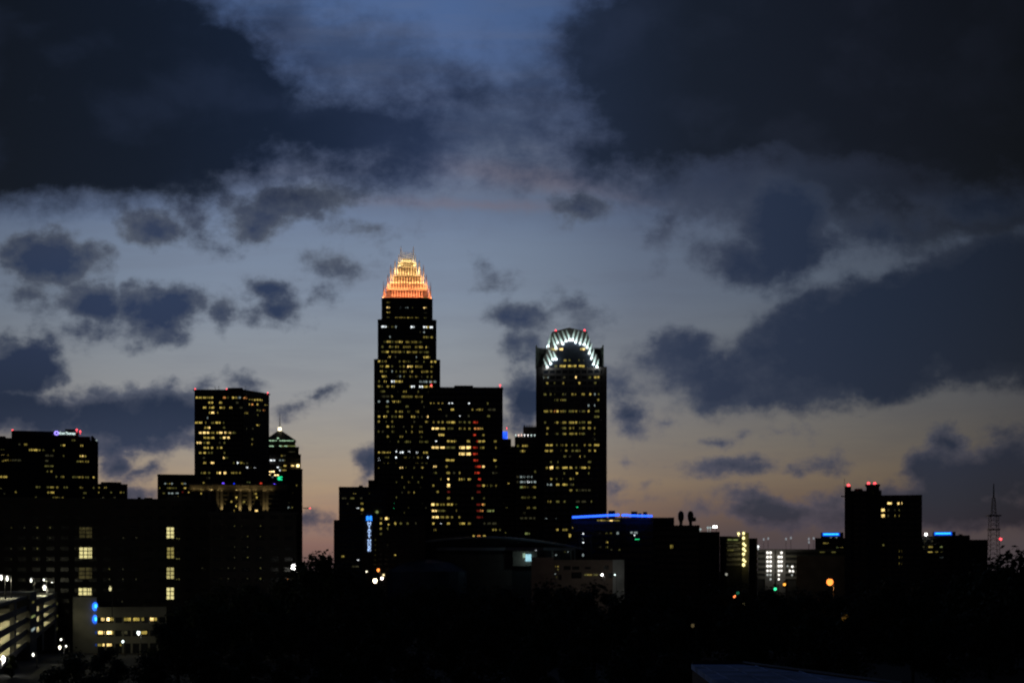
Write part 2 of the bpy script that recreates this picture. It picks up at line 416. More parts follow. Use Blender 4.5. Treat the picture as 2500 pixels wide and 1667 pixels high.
TOK = re.compile(r'(\d+)(?:-(\d+))?([a-zA-Z])(?:@(\d+))?(?:/(\d+))?')
def lit(root, fc, s, ox, oy, spec, hz, snap=None, tmin=.06, maxw=None):
    """lit windows: each line «row: x0-x1 class», read off the photograph, set into the facade between the piers"""
    recs = []
    for line in spec.strip().splitlines():
        if ':' not in line: continue
        y, rest = line.split(':', 1); y = float(y)
        for m_ in TOK.finditer(rest):
            x0 = float(m_[1]); x1 = float(m_[2]) if m_[2] else None
            c = m_[3]; yy = float(m_[4]) if m_[4] else y; h = float(m_[5]) if m_[5] else hz
            if x1 is None: x0, x1 = x0 - 8, x0 + 8
            recs.append((x0, x1, yy, h, c))
    out_ = []
    for x0, x1, yy, h, c in recs:
        f_ = fc((x0 + x1) / 2 / s + ox) if callable(fc) else fc
        sa, Ya = hit(f_, x0 / s + ox); sb, Yb = hit(f_, x1 / s + ox); Y = (Ya + Yb) / 2
        L_ = flen(f_)
        sa, sb = max(.15, sa), min(L_ - .15, sb)
        if sb - sa < .25: continue
        zc = zpx(yy / s + oy, Y); hh = h / s / F * Y * .72
        if snap: zc = snap[0] + round((zc - snap[0]) / snap[1]) * snap[1]; hh = min(hh, snap[1] * .62)
        wm = maxw or 3.4
        n = max(1, round((sb - sa) / wm)); gap = .25 if n > 1 else 0
        for i in range(n):
            a = sa + (sb - sa) * i / n + gap / 2; b = sa + (sb - sa) * (i + 1) / n - gap / 2
            cc = c
            if n > 1 and random.random() < .30: cc = {'b': 'a', 'c': 'b', 'd': 'c', 'D': 'd', 'W': 'w'}.get(c, c)
            out_.append((f_, a, b, zc - hh / 2 * random.uniform(.85, 1.0), zc + hh / 2, cc))
    return out_
def place_lit(root, wins, t0=.0, t1=.1):
    wins = sorted(wins, key=lambda w: -(w[2] - w[1]) * (w[4] - w[3]) * (.2 if w[5] == 'a' else 1))
    rest = {}
    for i, (f_, a, b, z0, z1, c) in enumerate(wins):
        if i < 100:
            mb = MB(); mb.fbox(f_, a, b, t0, t1, z0, z1)
            o = mb.build('lit_window', litm(c), root)
            if c in 'rR': o['label'] = 'window glowing red'
            elif c in 'up': o['label'] = 'small blue light'
            elif c in 'gG': o['label'] = 'green light'
        else:
            rest.setdefault(0, []).append((f_, a, b, z0, z1, c))
    if rest:
        mb = MB(); mi = []; ms = []
        for f_, a, b, z0, z1, c in rest[0]:
            mb.fbox(f_, a, b, t0, t1, z0, z1)
            if c not in ms: ms.append(c)
            mi += [ms.index(c)] * 6
        o = mb.build('lit_window', litm(ms[0]), root)
        for c in ms[1:]: o.data.materials.append(litm(c))
        o.data.polygons.foreach_set('material_index', mi)
        o['kind'] = 'stuff'
def light(kind, loc, color, power, root=None, size=.3, size_y=None, direction=None, spot=None):
    d = bpy.data.lights.new('lamp_light', kind); d.color = color; d.energy = power
    if kind == 'AREA':
        d.shape = 'RECTANGLE'; d.size = size; d.size_y = size_y or size
    else: d.shadow_soft_size = size
    if kind == 'SPOT': d.spot_size = R(spot); d.spot_blend = .8
    o = bpy.data.objects.new('lamp_light', d); COL.objects.link(o)
    o_ = ORG.get(root, Vector((0, 0, 0)))
    o.location = Vector(loc) - o_
    if direction: o.rotation_euler = Vector(direction).to_track_quat('-Z', 'Y').to_euler()
    if root is not None: o.parent = root
    return o
def beacon(root, fc, px, py, r=.45, dz=0, Y=None, m=None, name='beacon'):
    if Y is None: Y = hit(fc, px)[1] if fc else None
    X = xpx(px, Y); z = zpx(py, Y)
    mb = MB(); mb.ball((X, Y + .4, z), r); mb.tube((X, Y + .4, z - r - 1.2), (X, Y + .4, z - r * .8), .12, .12, 6)
    o = mb.build(name, m or BEAC, root)
    if m is None: o['label'] = 'red aircraft warning beacon'
    return o
def text_mesh(root, txt, name, m, origin, dx, dz, width=None, height=None, ext=.15, nrm=None, italic=0):
    cu = bpy.data.curves.new(name, 'FONT'); cu.body = txt; cu.extrude = .02; cu.resolution_u = 3; cu.offset = .012; cu.shear = italic
    to = bpy.data.objects.new(name, cu); COL.objects.link(to)
    dg = bpy.context.evaluated_depsgraph_get(); dg.update()
    me = bpy.data.meshes.new_from_object(to.evaluated_get(dg))
    bpy.data.objects.remove(to); bpy.data.curves.remove(cu)
    xs = [v.co.x for v in me.vertices]; ys = [v.co.y for v in me.vertices]
    x0, x1, y0, y1 = min(xs), max(xs), min(ys), max(ys)
    sx_ = width / (x1 - x0); sy_ = (height / (y1 - y0)) if height else sx_
    d = Vector((dx[0], dx[1], 0)); u = Vector((0, 0, 1)); n = Vector((dx[1], -dx[0], 0))
    o_ = ORG.get(root, Vector((0, 0, 0)))
    for v in me.vertices:
        c = v.co.copy()
        v.co = Vector(origin) + d * ((c.x - x0) * sx_) + u * ((c.y - y0) * sy_) + n * (c.z / .02 * ext) - o_
    me.materials.clear(); me.materials.append(m); me.update(); me.name = name
    o = bpy.data.objects.new(name, me); COL.objects.link(o); o.parent = root; ORG[o] = o_
    return o
def base(pl, D=None):
    c = centre(pl); return (c[0], c[1], gz(c[1]))

# ------------------------------------------------------------------ ground
def build_ground():
    mb = MB(); xs = [-14000, -6000, -3000, -1500, -700, -350, -150, 0, 150, 350, 700, 1500, 3000, 6000, 14000]
    ys = [-400, -100, 40, 120, 200, 280, 340, 400, 460, 520, 580, 640, 700, 760, 820, 900, 1000, 1300, 2000, 4000, 9000, 24000]
    vs = [(x, y, gz(y)) for y in ys for x in xs]; n = len(xs)
    fs = [(j * n + i, j * n + i + 1, (j + 1) * n + i + 1, (j + 1) * n + i) for j in range(len(ys) - 1) for i in range(n - 1)]
    mb.add(vs, fs); o = mb.build('ground', GROUND); tag(o, kind='structure')
build_ground()
# ================================================================== towers
def ztop(py, pl): return zpx(py, (pl[0][1] + pl[1][1]) / 2)

# ------------------------------------------------------------------ tall tower with the golden crown
def crown_tower():
    D = 1234.0; pxc = 994.0; mpp = D / F
    th = math.atan((pxc - CX) / F); r = Vector((math.sin(th), math.cos(th))); p = Vector((r.y, -r.x))
    HW1 = 25.7
    C0 = r * (D / math.cos(th) + HW1)
    root = thing('crown_tower', 'tallest dark stepped tower with its golden floodlit crown of spikes', 'skyscraper', (C0.x, C0.y, 0))
    Wp = lambda u, w: (C0.x + p.x * u - r.x * w, C0.y + p.y * u - r.y * w)       # w towards the viewer
    def octa(h, c, u0=0.0): return [Wp(-h + c + u0, h), Wp(h - c + u0, h), Wp(h + u0, h - c), Wp(h + u0, -h + c), Wp(h - c + u0, -h), Wp(-h + c + u0, -h), Wp(-h + u0, -h + c), Wp(-h + u0, h - c)]
    zf = lambda py, h: zpx(py, D + HW1 - h)
    fh = 3.95; zr = zf(760 + 432 / 4.354, 22.8)
    tiers = [(25.7, 2.4, 0, zf(877, 25.7)), (22.8, 2.2, zf(877, 25.7), zf(780, 22.8)), (19.8, 2.0, zf(780, 22.8), zf(728, 19.8))]
    ff = []
    for i, (h, c, z0, z1) in enumerate(tiers):
        pl = octa(h, c)
        w = MB(); w.prism(pl, z0, z1 - .8); w.build('wall', GLASS, root)
        g = MB()
        fs = faces_of(pl)
        for k_, f_ in enumerate(fs):
            if k_ in (0, 1, 2, 6, 7): grid(g, f_, max(z0, 20), z1 - .85, zr, fh, 3.1 if k_ % 2 == 0 else 2.4, .3, .40, .75)
        g.build('facade_frame', STONE, root)
        q_ = MB(); q_.prism(grow(pl, .5), z1 - .8, z1); q_.build('ledge', STONE, root)
        ff.append(fs[0])
    # lower wing at the foot on the left
    wpl = [Wp(-30.6, 24.5), Wp(-25.8, 24.5), Wp(-25.8, -20), Wp(-30.6, -20)]
    w = MB(); w.prism(wpl, 0, zf(1172, 24.5)); w.build('wing', STONE, root)
    W_ = []
    s, ox, oy = 4.354, 880, 760
    W_ += lit(root, ff[2], 7.84, 900, 580, """
1197: 350-400c 1060-1105b
1315: 345-405D 1050-1105D 607-623w 702-718w 744-758w 834-848b
1412: 345-405d 1070-1110a
1497: 510-560c 590-640d 670-710c 740-790d 815-860c 895-950c 350-400b 1065-1105b""", 26, (zr, fh))
    W_ += lit(root, ff[1], s, ox, oy, """
175: 210-245W 248-275W 285-310a 330-355b 370-395w 535-572W 668-705W 705-735d 738-772W
225: 630-650a 670-690w
275: 300-318w 670-705c 745-768c 710-730b
328: 250-275b 280-318d 330-355b 372-405c 412-445d 480-525c 545-575c 585-610c 630-655b
382: 215-245b 298-318d 330-355b 370-405c 455-490c 500-530c 582-615c 628-658d 685-705d 720-735a
432: 215-245b 250-278c 280-302d 330-360c 368-405c 412-440c 460-480b 495-528d 548-575c 582-610c 630-655b 675-735b
490: 296-318d 365-380a 590-605w 672-700d 700-738d""", 28, (zr, fh))
    W_ += lit(root, ff[0], s, ox, oy, """
545: 176-208d 258-275d 215-240b 745-775d 785-805d 670-685b 410-425b@532 455-485c@532 505-525b@532 590-610b@532
590: 258-312d 210-240c 330-355b 415-440b 455-480c 498-530D 538-565d 585-612d 628-655c 748-775c
640: 210-235d 258-275b 330-345w 375-395b 420-440b 455-485c 515-530b 545-562d 640-660c 672-700c 700-730c 745-772c
695: 220-245d 250-275d 385-400b 415-432w 455-475b 513-535c 550-565b 585-608c 645-655a 705-720b 750-770c
748: 190-205b 250-275d 328-362W 368-405d 412-445d 628-655w 670-710w 730-755w 755-775c 780-808w
805: 175-208c 215-235b 278-305c 330-360d 515-535c 538-575W 625-662W 670-712d 730-775d
855: 215-235b 235-262b 390-400a 455-490c 605-620b 720-740b
910: 215-310a 328-350c 430-450b 455-490c 500-530c 535-555b 585-612c 632-660c
965: 185-208w 278-300w 340-365d 382-408d 418-438b 645-660b
1018: 270-300b 480-512b 672-690a
1070: 370-395c 412-448c 590-620c 180-190a 280-300b 500-525b
1125: 172-208d 245-280d 330-360b 412-448d 368-395b 540-578d 710-735D 590-615a 640-660a
1188: 180-205c 260-275b 333-348c 685-710c 720-745c 560-580a
1235: 280-312d 545-558c 630-655b 455-465a 330-360b
1285: 335-358b 542-560c 625-660c 180-200b 480-490b 220-245a
1345: 280-300c 418-450c 635-655b
1393: 305-315a 390-408b 465-535b 628-660b 675-745b""", 28, (zr, fh))
    W_ += lit(root, ff[0], 7.125, 900, 1080, """
175: 150-200d 215-245d 258-305d 325-345d 355-380d 475-498W@155 545-605W/60 692-718W@155 828-855W 955-990d 995-1025d 1045-1085d
262: 465-495W 620-655c 1020-1075W/58 280-310b 330-355b 695-715b 840-870c 900-930b 775-790a
290: 135-195W/60
370: 330-370c 475-498c 690-700a 825-860c 910-945b 985-1020b 215-240a 260-285b
440: 150-190c@455 540-595D 905-950d 640-655b 780-800b 970-985a
605: 570-588c 755-770b 920-940b
688: 480-505b 688-715c 850-875b
780: 610-625b 900-915b
865: 575-590a 688-715c 765-800c
955: 475-500b 835-850a
1070: 425-450g 925-940a
1140: 690-710b 975-1010a 430-445g/14
1220: 615-640b""", 44, None)
    place_lit(root, W_)
    # ---- the crown: five tiers of aluminium spikes, floodlit from ledges at their feet
    zz = lambda y, h: zf(580 + y / 7.84, h)
    z_base = tiers[2][3]
    tiersC = [  # half width, foot, core top, fin top, corner half-span, corner top, colour, watts per metre
        (16.2, zz(1128, 16.2), zz(985, 16.2), zz(960, 16.2), 3.2, zz(905, 16.2), (1, .27, .11), 92),
        (15.2, zz(985, 15.2), zz(870, 15.2), zz(850, 15.2), 3.0, zz(700, 15.2), (1, .36, .135), 62),
        (13.0, zz(880, 13.0), zz(735, 13.0), zz(715, 13.0), 2.8, zz(520, 13.0), (1, .51, .19), 66),
        (9.6, zz(720, 9.6), zz(570, 9.6), zz(545, 9.6), 2.6, zz(430, 9.6), (1, .62, .25), 68),
        (6.6, zz(580, 6.6), zz(460, 6.6), zz(400, 6.6), 1.6, zz(320, 6.6), (1, .68, .28), 62),
        (5.0, zz(470, 5.0), zz(400, 5.0), zz(270, 5.0), .9, zz(165, 5.0), (1, .74, .34), 40)]
    # dark corner blocks between the lowest spikes
    for su in (-1, 1):
        for sw in (-1, 1):
            cb = MB(); u0, w0 = su * 14.3, sw * 14.3
            pl = [Wp(u0 - 2.3, w0 + 2.6), Wp(u0 + 2.3, w0 + 2.6), Wp(u0 + 2.3, w0 - 2.6), Wp(u0 - 2.3, w0 - 2.6)]
            cb.prism(pl, z_base - .2, zz(1035, 16.9)); cb.build('corner_block', STONE, root)
    for ti, (h, z0, zc, zt, cs, ct, colr, wpm) in enumerate(tiersC):
        core = MB(); hc = h - 1.5
        core.prism([Wp(-hc, hc), Wp(hc, hc), Wp(hc, -hc), Wp(-hc, -hc)], z0 - (2.5 if ti else .2), zc)
        core.build('crown_tier', CROWNCORE, root)
        fins = MB()
        n = max(4, int(round(2 * h / (2.1 if ti < 4 else 1.45))))
        for side in range(4):
            for i in range(n + 1):
                t = -h + 2 * h * i / n
                corner = abs(t) > h - cs
                top = (ct - (h - abs(t)) * .9 * (1.4 if ti == 5 else 1)) if corner else zt + (abs(t) / h) ** 2 * (zt - z0) * .12
                u, w = ((t, h), (h, t), (t, -h), (-h, t))[side]
                du = Vector((1, 0)) if side % 2 == 0 else Vector((0, 1))
                dw = Vector((0, 1)) if side % 2 == 0 else Vector((1, 0))
                wd, dp = (.42, .5) if ti < 4 else (.3, .4)
                def ring(k_): return [Wp(u + (du.x * a + dw.x * b) * k_, w + (du.y * a + dw.y * b) * k_) for a, b in ((-wd, -dp), (wd, -dp), (wd, dp), (-wd, dp))]
                fins.prism(ring(1), z0 - (.8 if ti else .2), z0 + (top - z0) * .72, ring(.85))
                fins.prism(ring(.85), z0 + (top - z0) * .72, top, ring(.25))
        fins.build('crown_spikes', GOLD, root)
        led = MB(); ho = h + 1.2
        led.prism([Wp(-ho, ho), Wp(ho, ho), Wp(ho, -ho), Wp(-ho, -ho)], z0 - 1.0, z0 - .7)
        led.build('crown_ledge', GOLD, root)
        for side in range(4):
            o_f = h + 3.0; a = ((0, o_f), (o_f, 0), (0, -o_f), (-o_f, 0))[side]
            P_ = Wp(*a); inn = Vector((C0.x - P_[0], C0.y - P_[1])).normalized()
            L_ = light('AREA', (P_[0], P_[1], z0 + .1), colr, wpm * 2.1 * h, root, 2 * h, .45)
            zdir = -Vector((inn.x * 1.0, inn.y * 1.0, 1)).normalized()
            xdir = Vector((-inn.y, inn.x, 0))
            L_.rotation_euler = Matrix((xdir, zdir.cross(xdir), zdir)).transposed().to_euler()
        for su in (-1, 1):
            for sw in ((1, -1) if ti < 5 else ()):
                q_ = Wp(su * (h - cs * .35), sw * (h + 1.9)); light('POINT', (q_[0], q_[1], z0 + (ct - z0) * .28), colr, (330, 420, 620, 520, 260)[ti], root, .3)
    # outlying pinnacles on the shoulders
    for su in (-1, 1):
        for sw in (-1, 1):
            pin = MB()
            for k_, (off, y1) in enumerate(((17.6, 905), (18.6, 835))):
                u0, w0 = su * off, sw * (off - 1)
                pl = [Wp(u0 - .5, w0 + .5), Wp(u0 + .5, w0 + .5), Wp(u0 + .5, w0 - .5), Wp(u0 - .5, w0 - .5)]
                tp = [Wp(u0 - .12, w0 + .12), Wp(u0 + .12, w0 + .12), Wp(u0 + .12, w0 - .12), Wp(u0 - .12, w0 - .12)]
                pin.prism(pl, z_base - .3, zz(y1, off), tp)
            pin.build('pinnacle', GOLD, root)
            q_ = Wp(su * 19.0, sw * 17.4 + 1.6)
            light('POINT', (q_[0], q_[1], z_base + .6), (1, .24, .09), 420, root, .3)
crown_tower()

# ------------------------------------------------------------------ dark block tower in front of it
def block_tower():
    pl = rect_px(1049, 1226, 1120, 45)
    root = thing('office_tower', 'broad black office tower with a column of red windows right of the crowned tower', 'skyscraper', base(pl))
    zr = zpx(920 + 615 / 3.921, 1120); fh = 60.5 / 3.921 / F * 1120
    fs = body(root, pl, 0, ztop(950, pl), zr, fh, 3.6, GLASS, STONE, sp=.5, mw=.7, cap=1.4)
    ph = MB(); q_ = rect_px(1109, 1155, 1128, 20); ph.prism(q_, ztop(948, pl), zpx(941, 1128)); ph.build('penthouse', METAL, root)
    W_ = lit(root, fs[0], 3.921, 1020, 920, """
238: 118-130d/12 152-164d/12 192-206d/12 230-244d/12
265: 322-336W/12 294-307W@278/12 482-498W/13 655-675b
325: 203-222d/14 308-345d 512-530c 555-570d/14 580-622c 670-745a
385: 398-413W/12 655-690b 262-280a 480-495a
440: 145-165c 190-208c 228-245c 275-300c 300-360d 395-420b 440-462b 485-510b 533-572R
503: 135-200D 205-230d 235-258d 285-340b 395-420c 440-460c 485-508c 540-570o 575-590o 598-622d
556: 203-220D@547 200-253d@565 533-565R 620-638c
615: 280-300d 303-335d 345-368d 470-500d 555-575R 580-605d 618-642d 730-755c 165-182W@623/12
683: 135-200D 210-260D 270-360b 400-450D/36 455-505D/36 530-570R 598-635c 742-760c
738: 395-450D/36 460-505D/36 530-570R
800: 265-350d 535-575R 725-760d
858: 150-178D 265-285c 552-605R 618-640D 745-758b
918: 155-180b 275-310c 395-410c 545-590R 710-730a 745-765a 340-365a
970: 395-425d 480-510d 578-610R 208-225c@990 285-300D@992 435-450b
1035: 280-312D/44 555-610r 620-640d 655-668c 695-715b 745-760c 140-158c
1100: 180-200c 285-310r 565-600r
1155: 280-312c 510-530b 625-640b
1218: 130-168D/32 170-200d 208-230c 238-265c 280-335d 355-370b 555-600r 605-630o 630-645c
1265: 135-180D 190-270b@1275 358-372c@1275 555-600r 600-625o 665-730y@1275
1335: 140-200D 215-250c 265-295c 320-335c 390-410c 555-600r 605-620r
1390: 140-165d 210-225W@1408/12 280-310d 400-450d 480-508c 630-645a 660-700a 705-760a
1450: 155-175c@1460 712-730c@1440 740-758c@1440 780-792b@1455
1500: 525-545d 570-600o 625-648d""", 26, (zr, fh))
    place_lit(root, W_)
    beacon(root, fs[0], 1053, 940, .6); beacon(root, fs[0], 1221, 940, .6)
block_tower()

# ------------------------------------------------------------------ narrow tower behind with a blue lamp box
def narrow_tower():
    pl = rect_px(1216, 1256, 1300, 40)
    root = thing('slim_tower', 'slim dark tower with a blue lit roof box beside the broad black tower', 'skyscraper', base(pl))
    zr = zpx(1100, 1300); fs = body(root, pl, 0, ztop(1092, pl), zr, 4, 3.2, GLASSB, STONE)
    u = MB(); q_ = rect_px(1216, 1248, 1304, 34); u.prism(q_, ztop(1092, pl), zpx(1071, 1304)); u.build('upper_storey', GLASSB, root)
    b = MB(); q2 = rect_px(1223, 1239, 1306, 8); b.prism(q2, zpx(1071, 1306), zpx(1053, 1306)); o = b.build('lamp_box', emit('box_blue', (.02, .10, 1.0), 1.7, .5, .35), root); o['label'] = 'glowing blue lamp box'
    beacon(root, None, 1237, 1044, .4, Y=1310)
    W_ = lit(root, fs[0], 4.613, 1220, 980, """
520: 112-128c
870: 22-34b
918: 88-108d
1190: 65-85b
1475: 60-76b
1440: 8-18b
665: 2-10a
1130: 30-45a""", 22)
    place_lit(root, W_)
narrow_tower()

# ------------------------------------------------------------------ tower with a row of parapet lamps
def lamp_row_tower():
    pl = rect_px(1258, 1322, 1260, 40)
    root = thing('parapet_lamp_tower', 'dark tower with a row of small lamps along its parapet left of the arched tower', 'skyscraper', base(pl))
    zr = zpx(980 + 905 / 4.613, 1260); fh = 58 / 4.613 / F * 1260
    fs = body(root, pl, 0, ztop(1068, pl), zr, fh, 3.3, GLASS, STONE2, mw=.8)
    u = MB(); q_ = rect_px(1277, 1322, 1266, 28); u.prism(q_, ztop(1068, pl), zpx(1042, 1266)); u.build('upper_storey', STONE2, root)
    f2 = faces_of(q_)[0]; g = MB(); n = 7
    for i in range(n): s_ = flen(f2) * (i + .5) / n; g.fbox(f2, s_ - .5, s_ + .5, 0, .8, ztop(1068, pl), zpx(1038, 1266))
    g.build('fins', STONE2, root)
    for x, c in ((180, 'w'), (212, 'o'), (245, 'o'), (280, 'W'), (318, 'W'), (355, 'w'), (393, 'w')):
        X, Y = xpx(1220 + x / 4.613, 1259), 1259
        mb = MB(); z = zpx(980 + 376 / 4.613, Y); mb.ball((X, Y - .3, z), .42); mb.tube((X, Y - .3, z - 1.4), (X, Y - .3, z - .3), .1, .1, 6)
        mb.build('parapet_lamp', emit('parapet_' + c, {'w': (.8, 1, .95), 'o': (1, .62, .5), 'W': (1, 1, 1)}[c], 2.6 if c != 'w' else 1.6, 0), root)
    W_ = lit(root, fs[0], 4.613, 1220, 980, """
510: 255-290d 292-320c 195-215b
570: 250-285d 228-246b
795: 390-410b
850: 232-250w 262-285w 310-335w 355-370w@838 190-215a
905: 228-258w 262-290w 310-335W 350-378w 382-410w 190-210a
965: 225-258y 260-290c 310-330b 365-410c
1075: 245-290b 310-335b 365-405b
1195: 310-335c 365-410b
1250: 265-285a
1305: 230-265a 270-310a 320-360a 370-400a
1500: 285-335y""", 30, (zr, fh))
    place_lit(root, W_)
lamp_row_tower()

# ------------------------------------------------------------------ tower with the arched, white-ribbed crown
def arch_tower():
    D = 1180.0
    pl = rect_px(1310, 1480, D, 42)
    root = thing('arch_crown_tower', 'dark tower whose arched crown fans out in white floodlit ribs', 'skyscraper', base(pl))
    zr = zpx(980 + 490 / 4.613, D); fh = 63.5 / 4.613 / F * D
    fs = body(root, pl, 0, ztop(896, pl), zr, fh, 4.6, GLASS, STONE2, sp=.44, mw=1.0, cap=0)
    f0 = fs[0]
    # left flank pier that stands a little proud
    g = MB(); sA, _ = hit(f0, 1325); g.fbox(f0, -.3, sA, 0, 1.0, 0, ztop(896, pl)); sB, _ = hit(f0, 1470); g.fbox(f0, sB, flen(f0) + .3, 0, .8, 0, ztop(896, pl)); g.build('corner_pier', STONE2, root)
    S, OX, OY = 5.6, 1280, 780
    d3 = Vector((f0[2][0], f0[2][1], 0)); n3 = Vector((f0[3][0], f0[3][1], 0)); A3 = Vector((f0[0][0], f0[0][1], 0))
    def pt(x, y, t=0.0):
        s_, Y = hit(f0, OX + x / S); q_ = A3 + d3 * s_ + n3 * t; return Vector((q_.x, q_.y, zpx(OY + y / S, Y)))
    def slab(poly, t0, t1):
        mb = MB(); n = len(poly); vs = [pt(x, y, t0) for x, y in poly] + [pt(x, y, t1) for x, y in poly]
        fs_ = [(i, n + i, n + (i + 1) % n, (i + 1) % n) for i in range(n)] + [tuple(range(n - 1, -1, -1))[::-1], tuple(range(n, 2 * n))[::-1]]
        mb.add(vs, fs_); return mb
    slab([(300, 662), (330, 610), (395, 560), (440, 470), (470, 380), (540, 320), (640, 290), (720, 318), (800, 355), (850, 400), (890, 490), (940, 600), (1005, 662)], 0, -22).build('upper_wall', GLASS, root)
    slab([(238, 668), (262, 540), (305, 400), (330, 300), (378, 168), (610, 108), (862, 165), (890, 270), (935, 400), (990, 480), (1032, 560), (1032, 668)], -.6, -9).build('crown_screen', STONE2, root)
    # open corner frames left and right of the arch
    for (xa, xb, yt) in ((158, 312, 345), (935, 1082, 345)):
        e = MB()
        for x in ((xa + 6, xa + 32) if xa < 500 else (xb - 26, xb - 6)):
            a, b = pt(x, 665, -3), pt(x, yt if x in (xa + 6, xb - 6) else 375, -3)
            e.tube(a, b, 1.0, .8, 4)
        xm = range(int(xa) + 45, int(xb) - 8, 26) if xa < 500 else range(int(xa) + 10, int(xb) - 40, 26)
        for x in xm:
            e.tube(pt(x, 665, -3), pt(x, 385, -3), .28, .28, 4)
        for y in (385, 440, 495, 550, 605):
            e.tube(pt(xa + 8, y, -3), pt(xb - 8, y, -3), .3, .3, 4)
        e.build('corner_frame', mat('crown_trellis', (.10, .11, .09), .6), root)
        e2 = MB(); q_ = [pt(xa + 14, 665, -7), pt(xb - 14, 665, -7), pt(xb - 14, 382, -7), pt(xa + 14, 382, -7)]
        e2.hexa(*q_, n3 * -.4); e2.build('corner_wall', mat('crown_green_stone', (.07, .075, .06), .8), root)
    ribs = [((320, 660), (262, 535)), ((365, 612), (303, 475)), ((395, 555), (338, 420)), ((440, 548), (395, 440)),
            ((435, 398), (380, 245)), ((460, 328), (405, 190)), ((530, 345), (460, 178)), ((575, 302), (518, 155)), ((628, 288), (574, 142)),
            ((655, 288), (690, 142)), ((700, 322), (745, 155)), ((760, 338), (802, 172)), ((815, 352), (862, 186)), ((855, 398), (892, 262)),
            ((885, 472), (922, 330)), ((915, 543), (952, 405)), ((945, 620), (985, 475)), ((992, 655), (1016, 543)), ((322, 375), (362, 200))]
    for (b0, t0_) in ribs:
        a = pt(*b0, .1); b = pt(*t0_, .1); ax = (b - a).normalized(); pr = ax.cross(n3).normalized()
        mb = MB(); wa, wb = .85, .36
        vs = [a - pr * wa, a + pr * wa, b + pr * wb, b - pr * wb]
        mb.hexa(*vs, n3 * .5)
        o = mb.build('crown_rib', FINP, root)
        lp = a - ax * .55 + n3 * 1.5
        light('POINT', lp, (.82, .96, 1), 1000, root, .25)
        light('SPOT', a + ax * 1.2 + n3 * 2.2, (.70, .95, .86), 750, root, .2, direction=ax * 1.0 - n3 * .32, spot=60)
        fx = MB(); fx.tube(a - ax * .9 + n3 * 1.2, a - ax * .6 + n3 * 1.2, .3, .34, 8); fx.build('floodlight', METAL, root)
    for x, y in ((430, 143), (825, 140)):
        q_ = pt(x, y, -2); mb = MB(); mb.ball(q_, .65); mb.tube(q_ - Vector((0, 0, 2.2)), q_, .15, .15, 6); o = mb.build('beacon', BEAC, root); o['label'] = 'red aircraft warning beacon'
    up = face((f0[0][0], f0[0][1]), (f0[1][0], f0[1][1]))
    W_ = lit(root, f0, S, OX, OY, """
410: 480-530D/40 765-790d 795-828D 360-380c 385-445d
560: 540-575c 605-630b 740-755b 805-815a
640: 410-450b 487-520d 525-565d 598-640d 645-675c 680-712d 748-785d 790-825d
780: 245-268w 320-345w 683-715D 880-910b 950-985d 1000-1028d 270-320a@792 530-565a@795
865: 300-328c 410-435b 512-542c 742-778d 950-985b
1015: 260-300b 350-370b 415-430b 520-535b 550-570a 645-705c 780-825c 890-915d 950-975w 1010-1030b
1093: 495-575c 412-465b 1000-1035c
1163: 870-890w 947-968w
1255: 268-325c 330-380c 412-440o 442-468d 498-530d 535-570b 610-660b 662-720c 750-790a 792-830b 862-890d 970-1000b 1004-1035b
1325: 950-990b 995-1035b
1395: 415-465c 500-575c 612-665c 667-720d 750-790b 792-830b 865-915c 275-295b
1475: 305-350c 500-575b 615-640c 665-690c 750-830c 865-910c 945-970c""", 40, (zr, fh), maxw=2.6)
    W_ += lit(root, f0, 4.613, 1220, 980, """
353: 525-540c 620-660b 690-750c 785-825c 830-870c 895-960c 1055-1070b
425: 1060-1075a
490: 518-555d 560-595d 625-650b 690-712c 740-760c 810-825b 860-875b 950-965c 1000-1030c 1060-1095d 1098-1135d
553: 512-545d 550-595d 690-705b 738-758c 810-850b 852-890b 900-920c 1000-1025c 1060-1082d
610: 900-920d 950-965b 720-745b 780-800a
680: 570-585b 650-660b 995-1030b
742: 520-545c 552-600D/44 622-665c 692-725d 728-762d 788-815d 840-870b 905-935d 938-970d 995-1015c
800: 720-735b 858-880d 995-1010b
870: 570-590c 625-645b 695-710b 788-810c 825-845b
935: 530-590w 622-670d 695-740d 740-765c 790-850b
990: 788-815c 860-880b 900-950a 960-1025a
1125: 540-580c 630-670b 720-740b 860-900a 920-970a 1025-1040b
1182: 865-880g/14
1320: 515-530w/12 630-640w/12
1430: 628-660d 700-735c 738-765c
1480: 778-822d/50""", 30, (zr, fh), maxw=2.6)
    place_lit(root, W_, 0, .12)
arch_tower()

